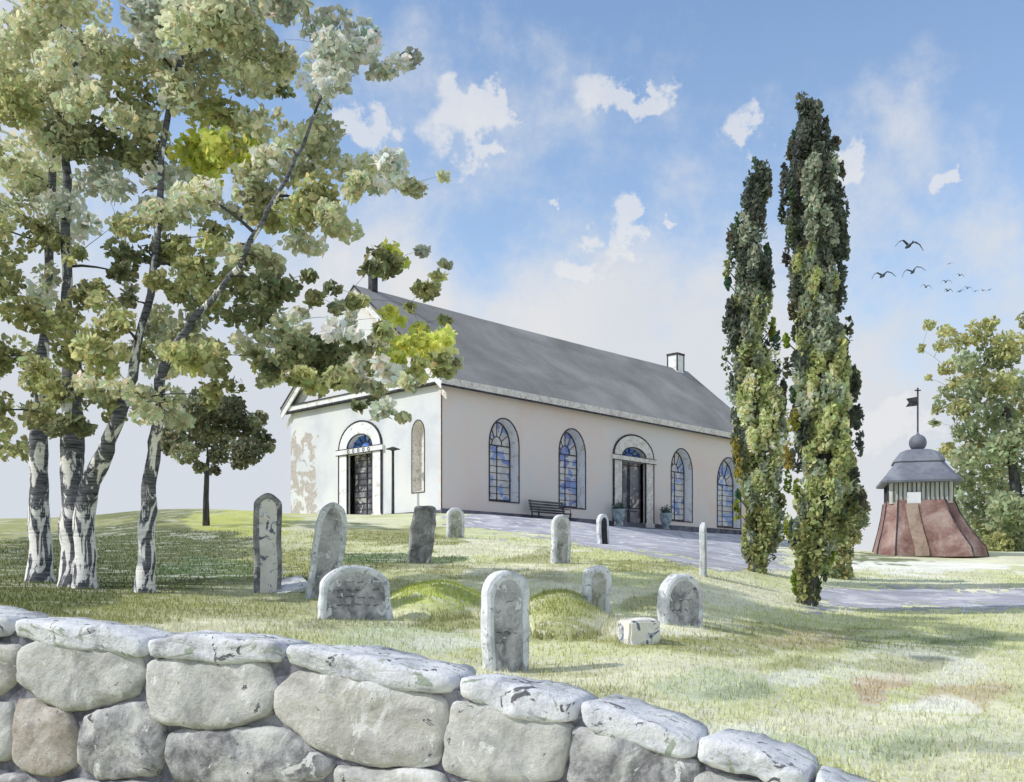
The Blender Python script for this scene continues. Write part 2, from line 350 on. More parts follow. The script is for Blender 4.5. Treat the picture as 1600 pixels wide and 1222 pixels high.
def inpoly(px, py, poly):
    c = False; j = len(poly) - 1
    for i in range(len(poly)):
        if (poly[i][1] > py) != (poly[j][1] > py) and px < (poly[j][0] - poly[i][0]) * (py - poly[i][1]) / (poly[j][1] - poly[i][1]) + poly[i][0]: c = not c
        j = i
    return c
pathA = [(690, 800), (1200, 820), (1225, 890), (1130, 893), (1050, 876), (960, 860), (880, 848), (780, 832), (700, 824)]
pathB = [(1262, 924), (1330, 918), (1460, 922), (2400, 920), (2400, 948), (1420, 950), (1270, 953)]
pv = []; pf = []; pidx = {}
for i in range(len(RR) - 1):
    for k in range(nT):
        q = (i*nT+k, (i+1)*nT+k, (i+1)*nT+(k+1)%nT, i*nT+(k+1)%nT); gf.append(q)
        if 17 < RR[i] < 75 and abs(TH[k]) < .6:
            c = gv[q[0]]; px, py = proj(c[0], c[1], c[2] - EYE)
            px += 60 * noise.noise(Vector((c[0] * .9, c[1] * .6, 2))) + 30 * noise.noise(Vector((c[0] * 4, c[1] * 3, 2))); py += 14 * noise.noise(Vector((c[0] * .6, c[1] * .5, 5))) + 7 * noise.noise(Vector((c[0] * 4, c[1] * 3, 9)))
            if inpoly(px, py, pathA) or inpoly(px, py, pathB):
                ff = []
                for a in q:
                    if a not in pidx: pidx[a] = len(pv); pv.append((gv[a][0], gv[a][1], gv[a][2] + .006))
                    ff.append(pidx[a])
                pf.append(tuple(ff))
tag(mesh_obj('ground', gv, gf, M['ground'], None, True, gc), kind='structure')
tag(mesh_obj('path', pv, pf, M['gravel'], None, True), kind='structure')

# low grassy mounds
def mound(px, py, rx, ry, h, c, label):
    d = find(px, py); x0, y0, _ = at(px, d); V = []; Fc = []; C = []
    for i in range(13):
        for k in range(36):
            r = i / 12; a = k * math.pi / 18; x = x0 + r * rx * math.cos(a); y = y0 + r * ry * math.sin(a)
            V.append((x, y, gz(x, y) + h * (1 - r * r) ** 1.3 + .03 - .06 * (r > .95) + .035 * noise.noise(Vector((x * 2.4, y * 2.4, 0)))))
            g = gcol(x, y, gz(x, y) - EYE); C.append((*Vector(c).lerp(g, sstep((r - .6) / .4)), 1))
            if i < 12: Fc.append((i*36+k, (i+1)*36+k, (i+1)*36+(k+1)%36, i*36+(k+1)%36))
    o = mesh_obj('grass_mound', V, Fc, M['ground'], None, True, C); return tag(o, label, 'mound')
MOUNDS = [(680, 948, .95, 2.1, .36, lin(176, 186, 92), 'bright yellow green grassy mound between the wide headstone and the tallest near headstone'),
          (874, 964, .74, 2.1, .34, lin(164, 168, 104), 'dull olive grassy mound to the right of the big front headstone')]
for m_ in MOUNDS: mound(*m_)

# grass blades
bv = []; bf = []; bc = []
def blades(n, dlo, dhi, pw):
    for _ in range(n):
        d = dlo + (dhi - dlo) * random.random() ** pw; px = random.uniform(-120, 1720); x = (px - 800) / F * d
        if wall_side(x, d) > -0.4: continue
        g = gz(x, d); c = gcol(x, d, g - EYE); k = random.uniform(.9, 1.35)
        for (mpx, mpy, rx, ry, hh, cc, _l) in []: pass
        px_, py_ = proj(x, d, g - EYE)
        if 17 < d and (inpoly(px_, py_, pathA) or inpoly(px_, py_, pathB)): continue
        h = random.uniform(.025, .075); a = random.uniform(0, 6.28); wv = random.uniform(.004, .009) * (1 + d / 25); l = random.uniform(-.03, .03), random.uniform(-.03, .03)
        b = len(bv); bv.extend([(x - wv * math.cos(a), d - wv * math.sin(a), g - .01), (x + wv * math.cos(a), d + wv * math.sin(a), g - .01), (x + l[0], d + l[1], g + h)])
        bf.append((b, b + 1, b + 2)); bc.extend([(min(c.x * k, .85), min(c.y * k, .85), min(c.z * k, .8), 1)] * 3)
blades(95000, 6.5, 34, 1.4)
for (mpx, mpy, rx, ry, hh, cc, _l) in MOUNDS:
    d0 = find(mpx, mpy); x0, y0, _ = at(mpx, d0)
    for _ in range(3500):
        r = math.sqrt(random.random()) * 1.1; a = random.uniform(0, 6.283); x = x0 + r * rx * math.cos(a); y = y0 + r * ry * math.sin(a)
        z = gz(x, y) + hh * max(0, 1 - r * r) ** 1.3; c = Vector(cc).lerp(gcol(x, y, gz(x, y) - EYE), sstep((r - .6) / .4)) * random.uniform(.8, 1.3)
        t = random.uniform(0, 6.28); h = random.uniform(.03, .07); b = len(bv)
        bv.extend([(x - .011 * math.cos(t), y - .011 * math.sin(t), z), (x + .011 * math.cos(t), y + .011 * math.sin(t), z), (x + random.uniform(-.03, .03), y, z + h + .03)]); bf.append((b, b+1, b+2)); bc.extend([(c.x, c.y, c.z, 1)] * 3)
tag(mesh_obj('grass', bv, bf, M['blade'], None, False, bc), 'short pale green grass growing over the whole churchyard slope', 'grass', kind='stuff')

# ------------------------------------------------------------------ church
ANG = math.atan2(AY, AX)
church = empty('church', (CX, CY, EYE + PZ), 'white plastered church with grey gable roof and arched blue windows', 'church', ANG)
def lt(px): r = (px - 800) / F; return (r * CY - CX) / (AX - r * AY)
def ls(px): r = (px - 800) / F; return (CX - r * CY) / (-BX + r * BY)
def lz_long(px, py): return (HY - py) / F * (CY + AY * lt(px)) - PZ
def lz_front(px, py): return (HY - py) / F * (CY + BY * ls(px)) - PZ
EH = (HY - 592) / F * CY - PZ; RH = EH + 4.85
def arch(u0, u1, z0, z1, n=14, ratio=None):
    """outline, counter-clockwise, of an arched opening"""
    r = (u1 - u0) / 2; rz = r if ratio is None else r * ratio; c = (u0 + u1) / 2
    return [(u0, z0), (u1, z0)] + [(c + r * math.cos(math.pi * k / n), z1 - rz + rz * math.sin(math.pi * k / n)) for k in range(n + 1)]
def front_map(depth=0.0):   # facade plane x = 0, outside is -x ; u = s
    return lambda u, z, dp=0.0: (dp, u, z)
def long_map():
    return lambda u, z, dp=0.0: (u, dp, z)
def wall_with_holes(name, outer, holes, mp, mat, thick=.6, flip=False):
    polys = [[Vector((u, z, 0)) for u, z in outer]] + [[Vector((u, z, 0)) for u, z in h] for h in holes]
    tris = tessellate_polygon(polys); pts = [p for q in polys for p in q]
    V = [mp(p.x, p.y) for p in pts]
    Fc = [t if flip else t[::-1] for t in tris]
    return mesh_obj(name, V, Fc, mat, church)
def shrink(o, w_, zb=None):
    """outline moved inwards by w_"""
    us = [p[0] for p in o]; zs = [p[1] for p in o]; u0, u1, z0, z1 = min(us), max(us), min(zs), max(zs)
    c = (u0 + u1) / 2; k = (u1 - u0 - 2 * w_) / (u1 - u0); kz = (z1 - z0 - w_ - (w_ if zb is None else zb)) / (z1 - z0)
    return [(c + (p[0] - c) * k, z0 + (w_ if zb is None else zb) + (p[1] - z0) * kz) for p in o]
def strip(mb, o1, d1, o2, d2, mp):
    n = len(o1); mb.add([mp(u, z, d1) for u, z in o1] + [mp(u, z, d2) for u, z in o2], [(i, (i+1) % n, n + (i+1) % n, n + i) for i in range(n)])
def bar(mb, mp, a, b, w_, d0, d1):
    a = Vector(a); b = Vector(b); t = (b - a).normalized() * 1; n = Vector((-t.y, t.x)) * w_ / 2
    q = [a - n, b - n, b + n, a + n]; mb.add([mp(p.x, p.y, d0) for p in q] + [mp(p.x, p.y, d1) for p in q],
        [(0,1,2,3), (4,7,6,5), (0,4,5,1), (1,5,6,2), (2,6,7,3), (3,7,4,0)])
def window(o, mp, label, rows=8, ratio=1.0, dep=.50, splay=.06):
    # o: outline of the opening in the wall plane. The frame is a dark line round it, the reveal splays in to the glazing
    fr = MB(); strip(fr, shrink(o, -.06), -.03, o, -.03, mp); strip(fr, shrink(o, -.06), .05, shrink(o, -.06), -.03, mp); strip(fr, o, -.03, o, .05, mp)
    w_ = fr.build('window', M['ink'], church); w_['label'] = label
    inn = shrink(o, splay); rv = MB(); strip(rv, o, .0, inn, dep, mp); rv.build('reveal', M['trim'], w_, True)
    fi = shrink(inn, .045); f2 = MB(); strip(f2, shrink(inn, -.0), dep - .04, fi, dep - .05, mp); strip(f2, fi, dep - .05, fi, dep + .02, mp); f2.build('frame', M['ink'], w_)
    g = MB(); g.add([mp(u, z, dep) for u, z in inn], [tuple(range(len(inn)))]); g.build('pane', M['glass'], w_)
    us = [p[0] for p in inn]; zs = [p[1] for p in inn]; u0, u1, z0, z1 = min(us), max(us), min(zs), max(zs); r = (u1 - u0) / 2; c = (u0 + u1) / 2; zr = z1 - r * ratio
    b = MB(); D0, D1 = dep - .035, dep - .002
    bar(b, mp, (c, z0), (c, zr), .035, D0, D1)
    for i in range(1, rows): z = z0 + (zr - z0) * i / rows; bar(b, mp, (u0, z), (u1, z), .022, D0 + .004, D1)
    bar(b, mp, (u0, zr), (u1, zr), .05, D0 - .004, D1)
    for k in range(1, 6):
        a = math.pi * k / 6; bar(b, mp, (c + .38 * r * math.cos(a), zr + .38 * r * ratio * math.sin(a)), (c + .97 * r * math.cos(a), zr + .97 * r * ratio * math.sin(a)), .025, D0 + .002, D1)
    for k in range(8):
        a0, a1 = math.pi * k / 8, math.pi * (k + 1) / 8; bar(b, mp, (c + .38*r*math.cos(a0), zr + .38*r*ratio*math.sin(a0)), (c + .38*r*math.cos(a1), zr + .38*r*ratio*math.sin(a1)), .03, D0, D1)
    b.build('glazing_bar', M['ink'], w_)
    return w_
def doorway(name, u0, u1, z0, zl, zt, mp, style, surmat, label):
    """u0..u1 outer edges of the surround, zl the lintel height, zt the arch top"""
    pw = (u1 - u0) * .2; i0, i1 = u0 + pw, u1 - pw; c = (u0 + u1) / 2
    lh = .26
    hole = [(i0, z0), (i1, z0), (i1, zl), (i0, zl)]
    R = (u1 - u0) / 2; RZ = zt - zl - lh; n = 16
    d = MB(); dd = .42 if style == 'panel' else .34
    d.add([mp(u, z, dd) for u, z in hole], [(0, 1, 2, 3)])
    door = d.build(name, M['doorpanel'] if style == 'panel' else M['doorgrey'], church); door['label'] = label
    for a, b in ((u0, i0), (i1, u1)):
        s = MB()
        for (lo, hi, p) in ((z0, z0 + .3, .10), (z0 + .3, zl, .07)):
            aa, bb = (a - .03, b + .03) if p > .09 else (a, b)
            V = [mp(u, z, q) for q in (-p, .12) for u, z in ((aa, lo), (bb, lo), (bb, hi), (aa, hi))]
            s.add(V, [(0,1,2,3), (4,7,6,5), (0,4,5,1), (1,5,6,2), (2,6,7,3), (3,7,4,0)])
        s.build('door_pilaster', surmat, door)
    l = MB(); V = [mp(u, z, q) for q in (-.13, .3) for u, z in ((u0 - .16, zl), (u1 + .16, zl), (u1 + .16, zl + lh), (u0 - .16, zl + lh))]
    l.add(V, [(0,1,2,3), (4,7,6,5), (0,4,5,1), (1,5,6,2), (2,6,7,3), (3,7,4,0)]); l.build('lintel', M['trim'] if style == 'panel' else surmat, door)
    ao = [(c + R * math.cos(math.pi * k / n), zl + lh + RZ * math.sin(math.pi * k / n)) for k in range(n + 1)]
    ri = (i1 - i0) / 2; rzi = RZ - pw * .95
    ai = [(c + ri * math.cos(math.pi * k / n), zl + lh + rzi * math.sin(math.pi * k / n)) for k in range(n + 1)]
    a = MB(); k1 = n + 1
    V = [mp(u, z, -.07) for u, z in ao] + [mp(u, z, -.07) for u, z in ai] + [mp(u, z, .1) for u, z in ao] + [mp(u, z, .4) for u, z in ai]
    Fc = []
    for k in range(n): Fc += [(k, k+1, k1+k+1, k1+k), (k, 2*k1+k, 2*k1+k+1, k+1), (k1+k, k1+k+1, 3*k1+k+1, 3*k1+k)]
    a.add(V, Fc); a.build('arch_surround', surmat, door)
    e = MB()
    for k in range(n): bar(e, mp, Vector(ao[k]) * 1.0, Vector(ao[k+1]), .08, -.08, 0)
    for k in range(n): bar(e, mp, ai[k], ai[k+1], .05, -.08, -.02)
    for u in (u0, u1): bar(e, mp, (u, z0), (u, zl), .08, -.085, 0.0)
    for u in (i0, i1): bar(e, mp, (u, z0), (u, zl), .045, -.083, 0.02)
    bar(e, mp, (u0 - .16, zl), (u1 + .16, zl), .035, -.138, -.1); bar(e, mp, (u0 - .16, zl + lh), (u1 + .16, zl + lh), .035, -.138, -.1)
    e.build('dark_edging', M['ink'], door)
    g = MB(); g.add([mp(u, z, .3) for u, z in ai], [tuple(range(len(ai)))]); g.build('fanlight', M['blueglass'], door)
    b = MB(); zr = zl + lh
    for k in range(1, 6):
        t = math.pi * k / 6; bar(b, mp, (c + .42*ri*math.cos(t), zr + .5*rzi*math.sin(t)), (c + ri*math.cos(t), zr + rzi*math.sin(t)), .04, .25, .298)
    for k in range(8):
        t0, t1 = math.pi*k/8, math.pi*(k+1)/8; bar(b, mp, (c + .42*ri*math.cos(t0), zr + .5*rzi*math.sin(t0)), (c + .42*ri*math.cos(t1), zr + .5*rzi*math.sin(t1)), .05, .25, .298)
    b.build('glazing_bar', M['ink'], door)
    p = MB()
    if style == 'panel':
        bar(p, mp, (c, z0), (c, zl), .05, dd - .05, dd - .002)
        m_ = 11
        for k in range(1, m_): bar(p, mp, (i0, z0 + (zl - z0) * k / m_), (i1, z0 + (zl - z0) * k / m_), .035, dd - .03, dd - .001)
        p.build('door_bar', M['ink'], door)
        for k in range(5):
            f = MB()
            cc = i0 + (i1 - i0) * (k + .5) / 5
            for j in range(8):
                t0, t1 = 2*math.pi*j/8, 2*math.pi*(j+1)/8; bar(f, mp, (cc + .07*math.cos(t0), zl + lh/2 + .08*math.sin(t0)), (cc + .07*math.cos(t1), zl + lh/2 + .08*math.sin(t1)), .03, -.145, -.128)
            f.build('frieze_scroll', M['ink'], door)
    else:
        bar(p, mp, (c, z0), (c, zl), .05, dd - .03, dd - .001)
        for (ua, ub) in ((i0 + .1, c - .1), (c + .1, i1 - .1)):
            for (za, zb) in ((z0 + .15, z0 + .95), (z0 + 1.1, zl - .15)):
                for (p0, p1) in (((ua, za), (ub, za)), ((ub, za), (ub, zb)), ((ub, zb), (ua, zb)), ((ua, zb), (ua, za))): bar(p, mp, p0, p1, .04, dd - .025, dd - .001)
        p.build('door_moulding', M['ink'], door)
        h = MB(); h.tube([mp(c + .1, z0 + 1.05, dd - .1), mp(c + .1, z0 + 1.25, dd - .1)], .025); h.build('handle', M['iron'], door)
    # opening in the wall: rectangle plus the inner arch
    return [(i0, z0), (i1, z0)] + [(c + ri * math.cos(math.pi*k/n), (zl + lh + rzi * math.sin(math.pi*k/n))) for k in range(n + 1)]
LM, FM = long_map(), front_map()
holes = []
WIN = [(765, 810, 655, 783, 'side window nearest the church corner'), (874, 914, 671, 793, 'side window between the bench and the door'),
       (1049, 1081, 702, 814, 'side window just right of the grey door'), (1121, 1157, 716, 824, 'side window beside the poplars')]
for (a, b, yt, yb, lab) in WIN:
    c = (a + b) / 2; o = arch(lt(a), lt(b), lz_long(c, yb), lz_long(c, yt), 16, 1.25); holes.append(o); window(o, LM, lab, 8, 1.25)
holes.append(doorway('door', lt(958), lt(1020), .02, lz_long(990, 722), lz_long(988, 680), LM, 'grey', M['sandtrim'], 'grey double door with peeling paint in the long wall'))
wall_with_holes('wall', [(0, 0), (CL, 0), (CL, EH), (0, EH)], holes, LM, M['pink_plaster'])
# facade, drawn as u = s ; the pediment is part of the facade wall
holes = [doorway('door', ls(597), ls(531), .02, lz_front(565, 708), lz_front(565, 658), FM, 'panel', M['trim'], 'tall glazed door in the gable front under a blue fanlight')]
no = arch(ls(663), ls(644), lz_front(653, 769), lz_front(653, 657), 14, 1.5); holes.append(no)
def facade_mat():
    m, t = mat_base('flaking_plaster'); co = t.n('ShaderNodeTexCoord').outputs['Object']
    s = t.n('ShaderNodeSeparateXYZ', {0: co})
    n = t.n('ShaderNodeTexNoise', {'Vector': co, 'Scale': .6, 'Detail': 6.0}).outputs[0]; g = t.n('ShaderNodeTexNoise', {'Vector': co, 'Scale': 8.0, 'Detail': 6.0}).outputs[0]
    c = t.ramp(n, [(.35, (.60,.62,.67)), (.5, (.68,.70,.74)), (.65, (.74,.74,.74))])
    b = t.n('ShaderNodeTexNoise', {'Vector': co, 'Scale': 1.3, 'Detail': 9.0, 'Roughness': .62, 'Distortion': 1.0}).outputs[0]
    k = t.math('MULTIPLY', t.step(s.outputs[1], 8.4, 9.8), t.step(s.outputs[2], 5.4, 4.2))
    thr = t.math('ADD', b, t.math('MULTIPLY_ADD', k, .30, -.30))
    patch = t.ramp(g, [(.3, (.40,.36,.34)), (.7, (.56,.52,.49))])
    c = t.mix(t.step(thr, .455, .47), c, patch)
    q = t.math('MULTIPLY', t.step(s.outputs[1], .32, .10), t.step(b, .45, .5)); c = t.mix(t.math('MULTIPLY', q, .7), c, (.72, .60, .56))
    finish(t, c, .9, g, .25, .02); return m
M['facade'] = facade_mat()
wall_with_holes('wall', [(0, 0), (0, EH), (CW / 2, RH), (CW, EH), (CW, 0)], holes, FM, M['facade'])
# niche
nr = MB(); ni = shrink(no, .12); strip(nr, no, 0, ni, .35, FM); nr.add([FM(u, z, .35) for u, z in ni], [tuple(range(len(ni)))])
e = MB(); strip(e, shrink(no, -.04), -.02, no, -.02, FM); strip(e, shrink(no, -.04), .0, shrink(no, -.04), -.02, FM); strip(e, no, -.02, no, .02, FM); nb = e.build('niche', M['ink'], church); nr.build('niche_recess', M['sandtrim'], nb)
# back and far walls
b = MB(); b.add([(CL, 0, 0), (CL, CW, 0), (CL, CW, EH), (CL, CW/2, RH), (CL, 0, EH)], [(0,1,2,3,4)]); b.build('wall', M['plaster'], church)
b = MB(); b.add([(0, CW, 0), (CL, CW, 0), (CL, CW, EH), (0, CW, EH)], [(3,2,1,0)]); b.build('wall', M['plaster'], church)
# roof: two thick slopes
ov, ve = .34, .38; sl_ = (RH - EH) / (CW / 2); th_ = .2
def roof_side(sgn):
    y0 = -ov if sgn > 0 else CW + ov; ym = CW / 2; z0 = EH - ov * sl_ + .34; zm = RH + .34; mb = MB(); V = []; nx = 60; ny = 14
    V = []; Fc = []
    for j in range(ny + 1):
        for i in range(nx + 1):
            t = j / ny; x = -ve + (CL + 2*ve) * i / nx; y = y0 + (ym - y0) * t; z = z0 + (zm - z0) * t - .05 * math.sin(math.pi * i / nx) - .04 * math.sin(math.pi * t) + .012 * noise.noise(Vector((x, y * 2, 1)))
            V.append((x, y, z))
    for j in range(ny):
        for i in range(nx): a = j*(nx+1)+i; Fc.append((a, a+1, a+nx+2, a+nx+1))
    mb.add(V, Fc); mb.add([(x, y, z - th_) for x, y, z in V], [f[::-1] for f in Fc]); N = len(V)
    ed = [i for i in range(nx + 1)] + [j*(nx+1)+nx for j in range(1, ny+1)] + [ny*(nx+1)+i for i in range(nx-1, -1, -1)] + [j*(nx+1) for j in range(ny-1, 0, -1)]
    mb.f += [(ed[k], ed[(k+1) % len(ed)], N + ed[(k+1) % len(ed)], N + ed[k]) for k in range(len(ed))]
    return mb.build('roof', M['roof'], church)
r1 = roof_side(1); r2 = roof_side(-1)
# chimneys
def chimney(x, w_, z1, mat, cap):
    mb = MB(); mb.box(x - w_/2, x + w_/2, CW/2 - w_/2, CW/2 + w_/2, RH - .4, z1); ch = mb.build('chimney', mat, r1)
    return ch
ch = chimney(25.9, .75, RH + 1.15, M['trim'], 1)
e = MB(); e.box(25.9 - .43, 25.9 + .43, CW/2 - .43, CW/2 + .43, RH + 1.15, RH + 1.27); e.build('chimney', M['ink'], r1)
for (sx, sy) in ((-1, -1), (1, -1), (-1, 1), (1, 1)): MB().box(25.9 + sx*.375 - .035, 25.9 + sx*.375 + .035, CW/2 + sy*.375 - .035, CW/2 + sy*.375 + .035, RH + .1, RH + 1.148).build('chimney_edging', M['ink'], r1)
e = MB(); e.box(.6, .95, CW/2 - .15, CW/2 + .15, RH + .2, RH + 1.05).box(.56, .99, CW/2 - .19, CW/2 + .19, RH + 1.05, RH + 1.12); e.build('flue', M['ink'], r1)
# cornices and gutter line
e = MB(); zf = EH - ov * sl_ + .34; e.box(-.34, CL + .34, -ov - .05, -ov - .003, zf - .34, zf - .03); e.build('fascia', M['sandtrim'], church)
e = MB(); e.box(-.345, CL + .345, -ov - .07, -ov - .004, zf - .42, zf - .345); e.build('fascia_moulding', M['ink'], church)
e = MB(); e.box(-.30, CL + .3, -.24, -.003, EH - .16, EH + .06).box(-.30, CL+.3, CW + .003, CW + .24, EH - .16, EH + .06); e.build('cornice', M['sandtrim'], church)
e = MB(); e.box(-.30, CL + .3, -.27, -.0035, EH - .235, EH - .163); e.build('eaves_moulding', M['ink'], church)
e = MB(); e.box(-.26, -.003, -.26, CW + .5, EH - .14, EH + .1); e.build('cornice', M['trim'], church)
e = MB(); e.box(-.29, -.0035, -.29, CW + .5, EH - .22, EH - .143); e.box(-.31, -.004, -.31, CW + .5, EH + .101, EH + .15); e.build('cornice_moulding', M['ink'], church)
for sg in (1, -1):   # raking boards on the gable: dark edge, white face, sand strip
    y0 = -ov if sg > 0 else CW + ov; ym = CW/2
    def rake(off0, off1, x0, x1, mat, nm):
        z0 = EH - ov * sl_ + .14; zm = RH + .14
        V = [(x, y, z) for x in (x0, x1) for (y, z) in ((y0, z0 - off0), (ym, zm - off0), (ym, zm - off1), (y0, z0 - off1))]
        mb = MB(); mb.add(V, [(0,1,2,3), (4,7,6,5), (0,4,5,1), (1,5,6,2), (2,6,7,3), (3,7,4,0)]); return mb.build(nm, mat, church)
    rake(0.002, .36, -ve + .03, -ve + .10, M['trim'], 'bargeboard')
    rake(.50, .80, -.03, -.002, M['sandtrim'], 'gable_band')
    rake(-.21, -.13, -ve - .03, -ve + .001, M['ink'], 'verge_edge')
e = MB(); e.box(-.058, CL + .06, -.058, -.002, -.6, .33); e.build('plinth', M['plinth'], church)
for (a_, b_) in ((-.06, ls(600)), (ls(528), CW + .06)): MB().box(-.06, -.003, a_, b_, -.6, .26).build('plinth', M['plinth'], church)
for (a_, b_) in ((25.9,0),): pass
e = MB(); e.box(lt(950), lt(1030), -1.0, -.062, -.6, .02); e.build('doorstep', M['plinth'], church)
# dark corner line
e = MB(); e.tube([(-.01, -.01, .3), (-.01, -.01, EH - .24)], .028, 6); e.build('corner_line', M['ink'], church)

# ------------------------------------------------------------------ lamp post in front of the facade
def cpt(t, s, z=0): return (CX + AX*t + BX*s, CY + AY*t + BY*s, EYE + PZ + z)
_q = cpt(0, ls(614)); p = (_q[0] * .97, _q[1] * .97)
lp = empty('lamp_post', (p[0], p[1], gz(p[0], p[1])), 'slim dark lamp post with flat shade standing before the white gable front', 'lamp post')
MB().tube([(0, 0, -.2), (0, 0, 1.5), (0, 0, 2.96)], [.075, .065, .06], 10).build('post', M['iron'], lp)
MB().lathe([(.03, 2.95), (.12, 3.0), (.34, 3.05), (.14, 3.12), (.03, 3.16)], 16).build('lamp_shade', M['iron'], lp)
MB().lathe([(.09, 0), (.07, .12), (.05, .3)], 12).build('base', M['iron'], lp)

# ------------------------------------------------------------------ bench against the side wall
bc_ = cpt((lt(818) + lt(868)) / 2, -.75, 0)
bn = empty('park_bench', (bc_[0], bc_[1], gz(bc_[0], bc_[1]) - .02), 'dark slatted bench with its back to the long church wall', 'bench', ANG)
BWd = 1.25
def slats(name, rows):
    mb = MB()
    for (y, z, dy, dz) in rows: mb.box(-BWd, BWd, y, y + dy, z, z + dz)
    return mb.build(name, M['wood_dark'], bn)
slats('seat', [(-.25 + i*.12, .45, .09, .035) for i in range(4)]); slats('backrest', [(.23 + i*.03, .56 + i*.13, .03, .09) for i in range(4)])
for sx in (-1, 1):
    x = sx * (BWd - .12)
    MB().box(x-.03, x+.03, -.25, -.19, 0, .449).build('leg', M['iron'], bn); MB().tube([(x, .20, 0), (x, .21, .45), (x, .36, 1.07)], .03, 6).build('leg', M['iron'], bn)
    MB().tube([(x, -.22, .4), (x, -.24, .66), (x, .22, .70)], .022, 6).build('armrest', M['iron'], bn)

# urns beside the side door
for (px, lab) in ((952, 'blue grey urn left of the grey side door, behind the black headstone'), (1026, 'blue grey urn right of the grey side door')):
    q = cpt(lt(px), -.62); u = empty('urn', (q[0], q[1], gz(q[0], q[1])), lab, 'urn', 0, 'urns flanking the side door')
    MB().lathe([(.20, 0), (.22, .08), (.12, .16), (.26, .38), (.33, .62), (.31, .80), (.37, .86), (.34, .90), (.28, .86), (.05, .82)], 20).build('vessel', M['urn'], u, True)
    V = []; Fc = []; C = []
    for _ in range(260):
        c = Vector((random.gauss(0, .13), random.gauss(0, .13), .92 + abs(random.gauss(0, .17)))); b0 = len(V); a = Vector((random.gauss(0,1), random.gauss(0,1), random.gauss(0,1))).normalized(); bb = a.orthogonal().normalized()
        V += [c + a*.07, c + bb*.04, c - a*.07, c - bb*.04]; Fc.append((b0, b0+1, b0+2, b0+3)); g = random.uniform(.5, 1.1); C += [(.22*g, .30*g, .27*g, 1)] * 4
    mesh_obj('plant', V, Fc, M['leaf'], u, False, C)

